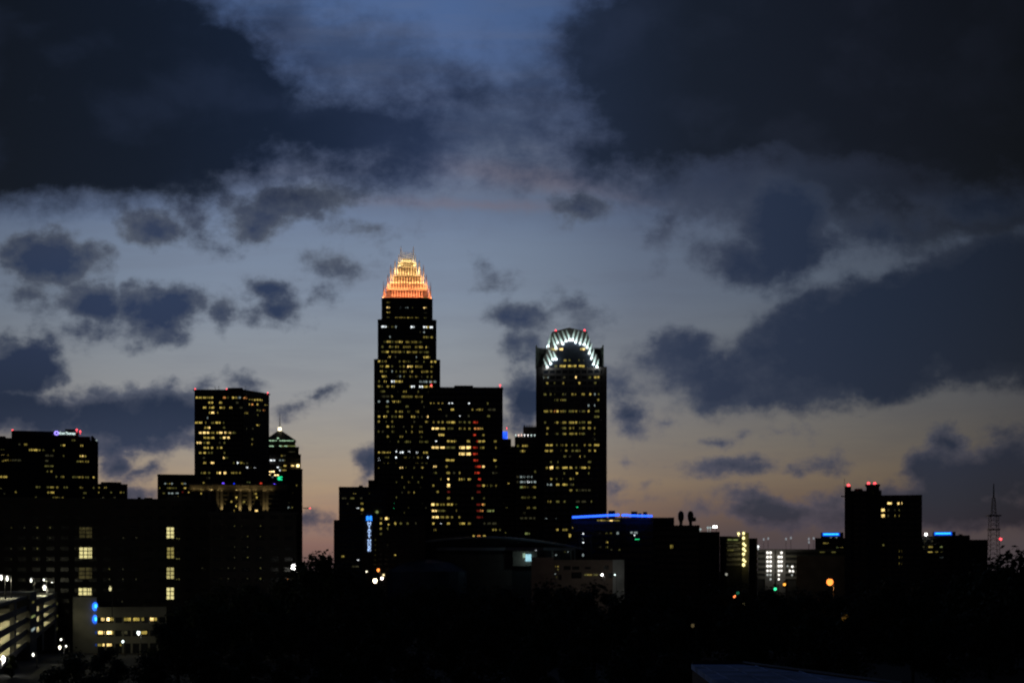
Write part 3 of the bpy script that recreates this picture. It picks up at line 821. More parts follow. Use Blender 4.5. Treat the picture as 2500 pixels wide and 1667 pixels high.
# ------------------------------------------------------------------ two-faced slab tower on the left
def slab_tower():
    D = 1120.0
    A, B = (xpx(475, D), D), (xpx(593, D), D)
    Cc = (xpx(656, 1146), 1146.0); Dd = (A[0] + (Cc[0] - B[0]) * 1.0 - 6, 1165.0)
    pl = [A, B, Cc, Dd]
    root = thing('slab_tower', 'black slab office tower with rows of yellow windows and three red beacons', 'skyscraper', base(pl))
    s, ox, oy = 6.03, 470, 940
    zr = zpx(oy + 700 / s, D); fh = 73.8 / s / F * D
    zt = zpx(951, D)
    fs = body(root, pl, 0, zt - 1.0, zr, fh, 3.0, GLASS, STONE, sides=(0, 1), mw=.55, sp=.46)
    ph = MB(); q_ = [(xpx(556, 1124), 1124), (xpx(593, 1124), 1124), (xpx(593, 1140), 1140), (xpx(556, 1140), 1140)]
    ph.prism(q_, zt, zpx(946.5, 1124)); ph.build('penthouse', METAL, root)
    an = MB()
    for x in (525, 534, 599): an.tube((xpx(x, 1130), 1130, zt - .2), (xpx(x, 1130), 1130, zpx(942, 1130)), .22, .12, 6)
    an.build('antenna', METAL, root)
    W_ = lit(root, fs[0], s, ox, oy, """
165: 48-70d 72-92d 95-115d 117-138d 155-180d 182-212d 215-230c 245-270d 275-302d 515-530b 450-490o@186 585-612d 615-640c 642-658c 670-708w
255: 235-268d 275-302d 395-418d 420-440c 640-680a
330: 155-180d 182-205d 248-270d 278-320d 400-440d 445-475c 545-580d 690-735a
403: 245-275d 278-320D 365-385c
470: 210-228w
552: 37-62d 65-90d 95-120d 122-145d 190-208c 275-300b 302-330c 340-378d 388-410d 450-465b
630: 175-205d 215-240d 243-270D 450-480b
700: 90-135D 150-195D 205-245D 270-298c 300-325c 355-385d 390-440D 470-500D 520-545c 548-572D 590-635b
770: 165-200d 205-250d 260-320d 445-485D@762 500-545D 400-430b
845: 65-130D 205-250d 160-190b 460-480b 390-410a
925: 165-200d 215-240d 265-300d 360-385c 410-445d
997: 90-130d 160-195d 230-255b 270-295b 460-480b
1068: 440-470D@1058 460-520b 150-180a
1145: 160-205d 270-325D 600-620b 655-680W 700-735c 
1205: 
1305: 125-145b 160-195c 230-265b 355-385d 388-415D/46 460-495D/46 560-585c 590-620c 630-660c 675-708c
1380: 205-220a 240-255a
1425: 150-175c""", 36, (zr, fh))
    W_ += lit(root, fs[1], s, ox, oy, """
190: 745-762o 765-795o
218: 830-850c 860-885c 895-935d 945-980d 985-1025d
285: 822-845d 855-890o 935-970d 1055-1080c 1085-1110c
370: 1040-1060o 940-1000b
412: 770-810c 955-965b@440
590: 940-985d
640: 780-800a 880-895a
870: 855-880c
795: 870-890b
1150: 745-762b 780-820a
1205: 785-820W 905-935W 960-975w 850-870b
1380: 738-752b
1420: 800-850y""", 36)
    place_lit(root, W_)
    beacon(root, fs[0], 476, 949, .45); beacon(root, None, 553, 949.5, .45, Y=1128); beacon(root, None, 653.5, 958.5, .45, Y=1144)
slab_tower()

# ------------------------------------------------------------------ pyramid-roofed tower
def pyramid_tower():
    D = 1220.0
    root = None
    tiers = [(634, 737, D, 0, 1146), (639, 733, D + 3, 1146, 1110), (643, 728, D + 6, 1110, 1092)]
    pl0 = rect_px(634, 737, D, 36)
    root = thing('pyramid_roof_tower', 'dark stepped tower with a pyramid roof and a lit lantern under its spire', 'skyscraper', base(pl0))
    zr = zpx(1020 + 1015 / 8.71, D); fh = 4.0
    f0 = None
    for i, (x0, x1, d, y0, y1) in enumerate(tiers):
        pl = rect_px(x0, x1, d, 36 - 6 * i)
        fs = body(root, pl, zpx(y0, d) if y0 else 0, zpx(y1, d), zr, fh, 3.2, GLASS, STONE2, cap=.5, roof='ledge')
        f0 = f0 or fs
    g = MB(); f1 = faces_of(rect_px(643, 728, D + 6, 24))[0]
    pq = rect_px(648, 721, D + 9, 21); pt_ = rect_px(679, 687, D + 18, 3)
    a = MB(); a.prism(pq, zpx(1092, D + 6), zpx(1075, D + 9)); a.build('attic', STONE2, root)
    pr = MB(); zb, za = zpx(1074.5, D + 9), zpx(1051, D + 18); pr.prism(grow(pq, .6), zb, za, pt_); pr.build('pyramid_roof', METAL, root)
    la = MB(); la.prism(pt_, za, zpx(1043, D + 18)); la.build('lantern', emit('lantern', (1, .86, .55), 3.2, .2), root)
    sp = MB(); cx, cy = centre(pt_); sp.tube((cx, cy, zpx(1044, D + 18)), (cx, cy, zpx(1008, D + 18)), .5, .1, 6); sp.build('spire', METAL, root)
    # lit ledges: the light on them is put in as glowing panels
    fa = faces_of(pq)[0]
    W_ = lit(root, fa, 8.71, 640, 1020, """
480: 150-175G 178-205G 208-240G 245-265G 280-310G 365-395G 398-430G 433-465G 468-500G 503-535G 538-570G 573-605G 608-640G 643-672G
430: 318-362G""", 30)
    W_ += lit(root, f1, 8.71, 640, 1020, """
597: 150-195G 198-245G 365-410G 413-470y 473-530G 533-590y 593-650y 653-720y
720: 555-700a""", 26)
    W_ += lit(root, f0[0], 8.71, 640, 1020, """
800: 400-435c 450-500a
900: 165-215W 230-275W 360-400w 425-460w 470-490b
1015: 460-515d 620-680D 700-735d 738-795Z/80 
1050: 315-355W 390-410b
1110: 365-405W 420-445c 455-510d
1170: 112-142Z/110 145-180Z/110 
1150: 195-225Z/70 228-262Z/70
1200: 262-300Z/80 305-350Z/80
1255: 200-240w
1425: 715-755c
1500: 545-600c 640-680b 720-755c 180-215w""", 40)
    place_lit(root, W_)
    # a green illuminated sign of three slanting bars, and a violet lamp
    sgn = MB(); ff = f0[0]
    for k_, (y0, xa, xb) in enumerate(((1255, 335, 428), (1283, 325, 395), (1308, 335, 428))):
        sa, Y = hit(ff, 640 + xa / 8.71); sb, _ = hit(ff, 640 + xb / 8.71); z = zpx(1020 + y0 / 8.71, Y)
        sgn.fbox(ff, sa, sb, .5, .8, z - .45, z + .45)
    o = sgn.build('sign', emit('sign_green', (.02, 1.0, .40), 1.0, .2), root); o['label'] = 'green lit sign of three bars'
    sa, Y = hit(ff, 670); v = MB(); v.ball((xpx(670, Y - 1), Y - 1, zpx(1183, Y)), .9); o = v.build('lamp', litm('p'), root); o['label'] = 'violet lamp'
    lo = lit(root, ff, 5.6, 360, 1200, """
150: 1875-1900w 1930-1945a
215: 1870-1890b 1918-1945w 1970-1985b
25: 1980-1995b
680: 1988-2005c""", 30)
    for f_, a_, b_, z0, z1, c in lo:
        mb = MB(); mb.fbox(f_, a_, b_, 0, .1, z0, z1); mb.build('lit_window', litm(c), root)
pyramid_tower()

# ------------------------------------------------------------------ office block with the lit sign, far left
def sign_block():
    D = 1000.0
    pl = rect_px(28, 238, D, 40)
    root = thing('sign_office_block', 'black office block with a violet ring and white lettering on its roof edge', 'office block', base(pl))
    zr = zpx(1000 + 915 / 5.6, D); fh = 72 / 5.6 / F * D
    fs = body(root, pl, 0, ztop(1076, pl), zr, fh, 3.2, GLASSB, STONE, sp=.45, cap=0)
    u = MB(); q_ = rect_px(28, 222, D + .6, 38); u.prism(q_, ztop(1076, pl), zpx(1063, D), rect_px(28, 220, D + .6, 38)); u.build('attic', STONE, root)
    c_ = MB(); k0 = rect_px(222, 238, D + 1, 36); k1 = rect_px(222, 227, D + 1, 36); c_.prism(k0, ztop(1076, pl), zpx(1064, D), k1); c_.build('sloped_shoulder', STONE, root)
    t = MB(); q2 = rect_px(28, 192, D + 1.5, 34); t.prism(q2, zpx(1063, D), zpx(1052, D)); t.build('roof_screen', METAL, root)
    ph = MB(); q3 = rect_px(159, 184, D + 4, 20); ph.prism(q3, zpx(1052, D), zpx(1046, D)); ph.build('penthouse', METAL, root)
    f2 = faces_of(q2)[0]
    # violet ring emblem
    sC, Y = hit(f2, 138); ring = MB(); cz = zpx(1057, Y); n = 20
    P3 = lambda s_, t_, z_: Vector((f2[0][0] + f2[2][0] * s_ + f2[3][0] * t_, f2[0][1] + f2[2][1] * s_ + f2[3][1] * t_, z_))
    for i in range(n):
        a0, a1 = 2 * math.pi * i / n, 2 * math.pi * (i + 1) / n
        ring.tube(P3(sC + 1.15 * math.cos(a0), .4, cz + 1.05 * math.sin(a0)), P3(sC + 1.15 * math.cos(a1), .4, cz + 1.05 * math.sin(a1)), .42, .42, 6)
    o = ring.build('ring_emblem', emit('emblem_violet', (.34, .26, 1.0), 1.9, 0), root)
    s0, Y = hit(f2, 144.5); s1, _ = hit(f2, 184)
    text_mesh(root, 'Grant Thornton', 'sign_lettering', emit('lettering_white', (.78, 1, .96), 1.5, 0), P3(s0, .25, zpx(1060.3, Y)), f2[2], 1, width=s1 - s0, height=6.6 / F * D)
    for x, y in ((30, 1050), (187, 1048.5), (195.5, 1052.5)): beacon(root, None, x, y, .55, Y=D + 4)
    mb = MB(); mb.ball((xpx(237, D), D - 1, zpx(1075, D)), .6); mb.build('lamp', litm('w'), root)
    W_ = lit(root, fs[0], 5.6, 0, 1000, """
440: 255-275a@465 330-370c 980-1000b 1010-1030b
520: 395-420c 425-450d 455-480d 485-510d 515-550c 580-610b 725-745b 820-840b 860-890d 1100-1135d
605: 1090-1115d 1118-1140D 1155-1180c 860-880b 620-650a 655-690a 695-730a
685: 165-195a 200-235a 240-290a 1040-1080b 1090-1140c 1165-1190c 1195-1215c 620-660a
750: 610-650b 655-690b 695-730b
830: 640-655b 690-715c
917: 760-780b 820-840b 850-875c 990-1020b 1025-1060b 1070-1100c 1105-1140c 1165-1215b 1270-1290d
1070: 490-550b 640-670b 685-735c 770-795c 870-925b 1095-1130c@1057 1270-1290b
1150: 205-235c 650-690c 695-740d 1140-1190b
1218: 480-500b 720-745b 755-790c 800-830b 845-870c 1130-1150b
1305: 310-330b 415-435c
1395: 390-435d 610-650b 190-225a 230-260a 340-370b""", 32, (zr, fh))
    place_lit(root, W_)
sign_block()

def edge_block():
    D = 1080.0; pl = rect_px(-90, 30, D, 30)
    root = thing('edge_block', 'dark office block cut off by the left edge of the picture beside the sign block', 'office block', base(pl))
    fs = body(root, pl, 0, ztop(1071, pl), zpx(1163, D), 3.6, 3.2, GLASS, STONE)
    u = MB(); q_ = rect_px(-90, 14, D + 1, 26); u.prism(q_, ztop(1071, pl), zpx(1063, D)); u.build('attic', STONE, root)
    W_ = lit(root, fs[0], 5.6, 0, 1000, """
535: 10-28b 32-60b
605: 25-45D 45-60c 95-115c@615 
685: 25-50c@700 65-90d 92-115d 140-158c
917: 2-28d 30-55d 58-80d 82-105d
1083: 2-18b 22-40a
1150: 50-70a
1300: 2-14b""", 34)
    place_lit(root, W_)
edge_block()

def low_block():
    D = 1300.0; pl = rect_px(236, 310, D, 40)
    root = thing('low_block', 'low dark block with a stepped roof right of the sign block', 'office block', base(pl))
    fs = body(root, pl, 0, ztop(1184, pl), zpx(1190, D), 3.8, 3.4, GLASS, STONE)
    u = MB(); q_ = rect_px(246, 296, D + 2, 30); u.prism(q_, ztop(1184, pl), zpx(1176, D)); u.build('penthouse', METAL, root)
    W_ = lit(root, fs[0], 5.6, 0, 1000, """
1063: 1340-1365c 1425-1460c
1130: 1335-1360c 1510-1530b 1640-1665c 1680-1700b
1200: 1400-1420a 1550-1580a""", 26)
    place_lit(root, W_)
low_block()

def left_annex():
    D = 1250.0; pl = rect_px(386, 500, D, 36)
    root = thing('mid_rise_block', 'mid rise dark block with faint window rows left of the black slab tower', 'office block', base(pl))
    s, ox, oy = 4.355, 360, 920
    zr = zpx(oy + 1180 / s, D)
    fs = body(root, pl, 0, ztop(1161, pl), zr, 50 / s / F * D, 3.2, GLASSB, STONE)
    W_ = lit(root, fs[0], s, ox, oy, """
1133: 180-198w 200-215b 230-250c 252-270w 360-385c 388-410w
1180: 200-230b 232-255c 258-285b 288-310b 380-410d 125-135c
1235: 165-185b 220-240w 250-275w 290-308w 310-330w 430-470d@1225 365-385r@1222
1268: 320-335c""", 20, None)
    place_lit(root, W_)
left_annex()

# ------------------------------------------------------------------ pale residential block with uplit pillars
def residential():
    D = 880.0; pl = rect_px(462, 700, D, 34)
    root = thing('pillar_block', 'pale apartment block with uplit pillars and a glowing cornice below the slab tower', 'apartment block', base(pl))
    s, ox, oy = 4.355, 360, 920
    zt = ztop(1185, pl); zr = zpx(oy + 1190 / s, D)
    fs = body(root, pl, 0, zt, zr, 45 / s / F * D, 3.6, GLASS, mat('residential_stone', (.10, .09, .075), .8), sides=(0,), sp=.4, mw=.6, cap=0)
    f0 = fs[0]
    c_ = MB(); c_.fbox(f0, -1, flen(f0) + 1, -1, 2.2, zt, zt + .9); c_.build('cornice', PALE, root)
    fr = MB(); fr.fbox(f0, 0, flen(f0), 0, .6, zt - 2.4, zt - .01); fr.build('frieze', PALE, root)
    for x0, x1 in ((470, 520), (530, 600), (620, 690), (740, 800), (950, 1020), (1030, 1100), (1110, 1170), (1225, 1265), (1290, 1325)):
        sa, Y = hit(f0, ox + (x0 + x1) / 2 / s)
        q_ = (f0[0][0] + f0[2][0] * sa + f0[3][0] * 1.7, f0[0][1] + f0[2][1] * sa + f0[3][1] * 1.7, zt - 2.9)
        L_ = light('AREA', q_, (1, .72, .26), 12, root, (x1 - x0) / s / F * D * .8, .3, direction=(f0[3][0] * -.5, f0[3][1] * -.5, 1))
    for i, x in enumerate((790, 985, 1090, 1237, 1272, 745, 660, 600)):
        sa, Y = hit(f0, ox + x / s); pm = MB(); zb_ = zpx(oy + 1450 / s, Y)
        pm.fbox(f0, sa - .75, sa + .75, 0, 1.0, 0, zt - 2.5); pm.build('pillar', PALE, root)
        if i < 5:
            q_ = (f0[0][0] + f0[2][0] * sa + f0[3][0] * 2.4, f0[0][1] + f0[2][1] * sa + f0[3][1] * 2.4, zb_ - .8)
            light('SPOT', q_, (1, .74, .28), 2400 if i < 3 else 900, root, .2, direction=(-f0[3][0] * .13, -f0[3][1] * .13, 1), spot=50)
    rl = MB()
    for y in (1240, 1290, 1340, 1390, 1430):
        z = zpx(oy + y / s, D); sa, _ = hit(f0, ox + 1240 / s); sb, _ = hit(f0, ox + 1400 / s); rl.fbox(f0, sa, min(sb, flen(f0)), .6, .9, z - .3, z + .3)
    rl.build('balcony_rail', mat('rail_metal', (.2, .2, .19), .6), root)
    W_ = lit(root, f0, s, ox, oy, """
1190: 565-600d/34 665-695D/34 925-958D/34 1125-1160D/34 728-745c
1240: 565-598d 1130-1160d 
1280: 928-955d 1155-1170d 735-745b
1325: 885-902d 1020-1038c
1372: 925-950d 740-750a
1420: 918-935d 1132-1150D 1153-1172D
1330: 1010-1020b""", 26)
    place_lit(root, W_, 0, .12)
    for x, y, c in ((800, 1133, 'p'), (915, 1140, 'u'), (1200, 1132, 'R')):
        X, Y = xpx(ox + x / s, D - 1), D - 1; mb = MB(); z = zpx(oy + y / s, Y); mb.ball((X, Y + 2, z), .75); mb.tube((X, Y + 2, zt), (X, Y + 2, z), .1, .1, 6)
        o = mb.build('roof_lamp', litm(c), root); o['label'] = {'p': 'dim violet roof lamp', 'u': 'blue roof lamp', 'R': 'red roof lamp'}[c]
residential()

# ------------------------------------------------------------------ blocks at the foot of the crowned tower
def foot_block():
    D = 1060.0; pl = rect_px(829, 940, D, 40)
    root = thing('foot_block', 'dark mid rise block with a flat roof at the left foot of the crowned tower', 'office block', base(pl))
    zr = zpx(1120 + 535 / 4.9, D)
    fs = body(root, pl, 0, ztop(1194, pl), zr, 3.9, 3.4, GLASSB, mat('blue_grey_frame', (.07, .095, .125), .6), cap=1.6)
    b = MB(); q_ = rect_px(876, 886, D + 12, 5); b.prism(q_, ztop(1182.2, pl), zpx(1182, D)); lg = b
    for x in (877, 885): b.tube((xpx(x, D + 14), D + 14, ztop(1194, pl)), (xpx(x, D + 14), D + 14, zpx(1183, D)), .25, .25, 6)
    b.prism(q_, zpx(1185, D), zpx(1182.5, D)); b.build('roof_tank', METAL, root)
    W_ = lit(root, fs[0], 4.9, 780, 1120, """
420: 402-438c
415: 592-606b
470: 270-320a 370-415b 480-510a
533: 490-522c
582: 445-472W/26
605: 495-525d/40
645: 497-520c/40
535: 330-345a
1165: 262-298c/32
1200: 450-482W/30
1285: 390-470a/24""", 26)
    place_lit(root, W_)
    # lower glass wing on the left
    w = MB(); q2 = rect_px(815, 829.5, D + 5, 30); w.prism(q2, 0, zpx(1268, D)); w.build('wing', GLASSB, root)
    g = MB(); grid(g, faces_of(q2)[0], 10, zpx(1268.3, D), zr, 3.9, 2.2); g.build('facade_frame', mat('blue_grey_frame', (.07, .095, .125)), root)
foot_block()

def hotel():
    D = 860.0; pl = rect_px(886, 1036, D, 34)
    root = thing('hotel', 'brown hotel block carrying a vertical blue and white illuminated name', 'hotel', base(pl))
    s, ox, oy = 4.9, 780, 1120
    zt = ztop(1258, pl); zr = zpx(oy + 775 / s, D)
    hb = mat('hotel_brown_panel', (.12, .088, .072), .8)
    fs = body(root, pl, 0, zt, zr, 60 / s / F * D, 3.6, GLASS, hb, sp=.38, mw=1.1)
    f0 = fs[0]
    tw = MB(); sa, _ = hit(f0, 887); sb, _ = hit(f0, 911); tw.fbox(f0, sa, sb, 0, 1.2, 0, zpx(1243, D)); tw.build('sign_tower', hb, root)
    pn = MB(); sa, _ = hit(f0, 908); sb, _ = hit(f0, 934); pn.fbox(f0, sa + .8, sb, -4, .6, zt, zpx(1241, D)); pn.build('roof_house', mat('grey_panel', (.2, .2, .19), .8), root)
    P3 = lambda s_, t_, z_: Vector((f0[0][0] + f0[2][0] * s_ + f0[3][0] * t_, f0[0][1] + f0[2][1] * s_ + f0[3][1] * t_, z_))
    # the sign: blue emblem above stacked letters
    zP = lambda y: zpx(1240 + y / 13.06, D)
    sx0, _ = hit(f0, 870 + 355 / 13.06); sx1, _ = hit(f0, 870 + 462 / 13.06); sm_ = (sx0 + sx1) / 2
    em = MB()
    for dx_ in (-.9, .9):
        em.fbox(f0, sm_ + dx_ - .62, sm_ + dx_ + .62, 1.2, 1.7, zP(400), zP(255))
    em.fbox(f0, sm_ - .3, sm_ + .3, 1.2, 1.65, zP(355), zP(305))
    em.build('sign_emblem', emit('emblem_blue', (.02, .22, 1.0), 1.9, .15), root)
    lw = emit('letters_blue_white', (.40, .60, 1.0), 1.7, 0)
    y = 428
    for ch, hgt in list(zip('HYATT', (105,) * 5)) + [(' ', 30)] + list(zip('HOUSE', (78,) * 5)):
        if ch != ' ':
            text_mesh(root, ch, 'sign_letter', lw, P3(sx0 + .15, 1.25, zP(y + hgt * .93)), f0[2], 1, width=(sx1 - sx0) * .92, height=hgt * .84 / 13.06 / F * D, ext=.3)
        y += hgt
    W_ = lit(root, f0, s, ox, oy, """
712: 728-750c 785-815D/44 820-832d
770: 722-745d 818-835d@785 895-918d/40 962-985b 1040-1065b 1145-1160a
832: 722-745c 808-822b
895: 722-745b 
970: 665-690b
1035: 665-690b 808-820a
1095: 665-690b
1155: 665-690b 895-920d/40
1215: 668-690b
1270: 668-690b""", 34, None)
    place_lit(root, W_, 0, .14)
    sa, _ = hit(f0, 920.5); v = MB(); v.ball(P3(sa, .9, zpx(1249.5, D)), .8); v.build('wall_lamp', litm('y'), root)
hotel()
# ================================================================== nearer buildings, left
def hospital():
    D = 600.0
    plL, plR = rect_px(-70, 512, D, 40), rect_px(512.3, 722, 598, 36)
    root = thing('stairwell_block', 'long black block with two columns of bright stairwell windows', 'building', base(plL))
    zr = zpx(1200 + 490 / 5.6, D); fh = 25.5 / F * D * 1.0
    brick = mat('black_brick', (.045, .04, .04), .9)
    fs = body(root, plL, 0, ztop(1220, plL), zr, fh, 5.2, GLASS, brick, sides=(0, 1), sp=.62, mw=2.2, dep=.3, cap=.7)
    fr = body(root, plR, 0, ztop(1254, plR), zr, fh, 5.2, GLASS, brick, sides=(0, 1), sp=.62, mw=2.2, dep=.3, cap=.7, wall='low_wing', fr='low_wing_frame', roof='low_wing_roof')
    zt = ztop(1217, plL)
    for x0, x1, y in ((336, 344, 1213), (408, 470, 1211), (352, 372, 1214.5), (10, 70, 1211)):
        b = MB(); b.prism(rect_px(x0, x1, D + 8, 9), zt - .05, zpx(y, D + 8)); b.build('roof_plant', METAL, root)
    ch = MB(); ch.prism(rect_px(538, 556, 608, 7), ztop(1252, plR) - .05, zpx(1243, 608)); ch.build('roof_plant', METAL, root)
    f0, f1 = fs[0], fr[0]
    # stairwell windows: tall, three panes by two or three, bright and dim storeys
    spec = [(193, 225, 1285.5, 1313, 'B', 2), (193, 225, 1335, 1363, 'A', 3), (192, 225, 1384, 1413, 'B', 2), (191, 224, 1434, 1453, 'A', 3),
            (406, 425, 1286, 1314, 'A', 2), (407, 425, 1335, 1363, 'M', 2), (406, 425, 1384, 1413, 'H', 2), (406, 425, 1433, 1463, 'A', 2)]
    cols = {'A': emit('stair_bright', (1.0, .88, .38), .80, .12, .5), 'H': emit('stair_mid', (.9, .78, .3), .50, .2, .5),
            'M': emit('stair_dusky', (.8, .66, .2), .33, .3, .5), 'B': emit('stair_dim', (.7, .58, .2), .055, .5, .5)}
    for x0, x1, y0, y1, c, n in spec:
        sa, Y = hit(f0, x0); sb, _ = hit(f0, x1); z0, z1 = zpx(y1, Y), zpx(y0, Y)
        w = MB(); w.fbox(f0, sa, sb, 0, .46, z0, z1); o = w.build('stairwell_window', cols[c], root)
        if c == 'B': o['label'] = 'dimly lit stairwell window'
        m_ = MB()
        rows = 3 if y1 - y0 > 22 else 2
        for i in range(rows + 1):
            z = z0 + (z1 - z0) * i / rows; m_.fbox(f0, sa - .15, sb + .15, .46, .62, z - .15, z + .15)
        for i in range(n + 1):
            s_ = sa + (sb - sa) * i / n; m_.fbox(f0, s_ - .16, s_ + .16, .47, .6, z0, z1)
        if x0 < 300: m_.fbox(f0, sa + (sb - sa) * .84 - .1, sa + (sb - sa) * .84 + .1, .47, .6, z0, z1)
        m_.build('mullions', METAL, o)
    W_ = lit(root, f0, 5.6, 0, 1200, """
490: 160b 335a 510b 685b
630: 510a 685a 1685a 1865a
775: 155a 335b 510b 1020a
920: 155a 505b 680a
1055: 680a 1495b 1680a
1195: 1495a 1680a 1860a
1205: 320a
1350: 1015b 
1500: 935a 1670a""", 26)
    W_ += lit(root, f0, 5.6, 360, 1200, """
640: 395-412b 428-446b
915: 393-410b 426-446b
1195: 390-408b 422-440b""", 22)
    W_ += lit(root, f1, 5.6, 360, 1200, """
465: 1190b 1285a 1545b
605: 1015b 1285a 1370b 1545b 1635b
750: 1190a 1280a 1370a
895: 1190a 1370b 1545a
1040: 1015b 1190a 1545b 1635a 1105a 1280a
1185: 1015b 1105a 1370a 1545b 1635a
1195: 1915o""", 26)
    W_ += lit(root, f0, 5.6, 360, 1200, """
465: 840b
605: 840a
895: 840b
1040: 840b 750a
1185: 840a 930a""", 26)
    place_lit(root, W_, 0, .12)
hospital()

def annex():
    D = 560.0
    plT, plR = rect_px(178, 236, D, 16), rect_px(236.2, 406, D + 2, 24)
    root = thing('parking_annex', 'low parking structure with a blue lamped stair tower in front of the stairwell block', 'parking garage', base(plT))
    tw = MB(); zb = 2; tw.prism(plT, zb, ztop(1457, plT)); tw.build('stair_tower', CONC, root)
    f0 = faces_of(plT)[0]; f1 = faces_of(plR)[0]; z = lambda y: zpx(y, D)
    core = MB(); core.prism([plR[0], plR[1], plR[2], plR[3]], zb, z(1484)); core.build('wall', GLASS, root)
    for y0, y1, t in ((1481, 1506, .8), (1520, 1538, .7), (1553, 1570, .7)):
        s_ = MB(); s_.fbox(f1, 0, flen(f1), 0, t, z(y1), z(y0)); s_.build('parapet', CONC, root)
    for i in range(9):
        pil = MB(); c = flen(f1) * i / 8; pil.fbox(f1, max(0, c - .35), min(flen(f1), c + .35), 0, .5, zb, z(1484) - .1); pil.build('column', CONC, root)
    W_ = lit(root, f1, 5.464, 0, 1380, """
715: 1350-1380D 1385-1422D 1425-1460Z 1470-1498d 1500-1525d 1640-1700c 1700-1725d 1728-1752d 1780-1860d 1870-1920c 1990-2050D 2055-2110d
893: 1310-1345D 1348-1372D 1390-1425D 1428-1490Z 1490-1530d 1880-1960d 1620-1700a
1053: 1300-1360c 1370-1420D 1425-1490D 1600-1620c""", 58, None)
    place_lit(root, W_, 0, .2)
    # blue lamps down the corner of the stair tower
    for px, y0, y1, k in ((232, 1469, 1491, 1), (232, 1500.5, 1522.5, 1), (235.2, 1540, 1547, .25), (235.2, 1570, 1577, .35)):
        sa, Y = hit(f0, px - (7 if k == 1 else 2)); sb, _ = hit(f0, px + (7 if k == 1 else 1.5))
        mb = MB(); c = (z(y0) + z(y1)) / 2; n = 12; P_ = []
        s0 = (sa + sb) / 2; hw = (sb - sa) / 2; hh = (z(y0) - z(y1)) / 2
        a_, b_, d_, n_ = f0
        pts = [(s0 + hw * math.cos(2 * math.pi * i / n), c + hh * math.sin(2 * math.pi * i / n)) for i in range(n)]
        q3 = lambda s_, t_, zz_: (a_[0] + d_[0] * s_ + n_[0] * t_, a_[1] + d_[1] * s_ + n_[1] * t_, zz_)
        vs = [q3(s_, .05, zz_) for s_, zz_ in pts] + [q3(s_, .7, zz_) for s_, zz_ in pts]
        mb.add(vs, [(i, (i + 1) % n, n + (i + 1) % n, n + i) for i in range(n)] + [tuple(range(n - 1, -1, -1)), tuple(range(n, 2 * n))])
        o = mb.build('blue_lamp', emit('wall_lamp_blue' if k == 1 else 'wall_lamp_blue_dim', (.02, .16, 1.0), 1.5 if k == 1 else .25, .5, .5), root)
        if k == 1:
            core_ = MB(); core_.fbox(f0, s0 - hw * .1, s0 + hw * .6, .7, .8, c - hh * .3, c + hh * .5); core_.build('lamp_core', emit('lamp_core_blue', (.05, .65, 1), 2.2, .1), o)
    light('AREA', q3(flen(f0) * .5, 7, z(1500)), (1, .88, .42), 34, root, 8, 2, direction=(d_[0] * .1, .95, -.2))
annex()

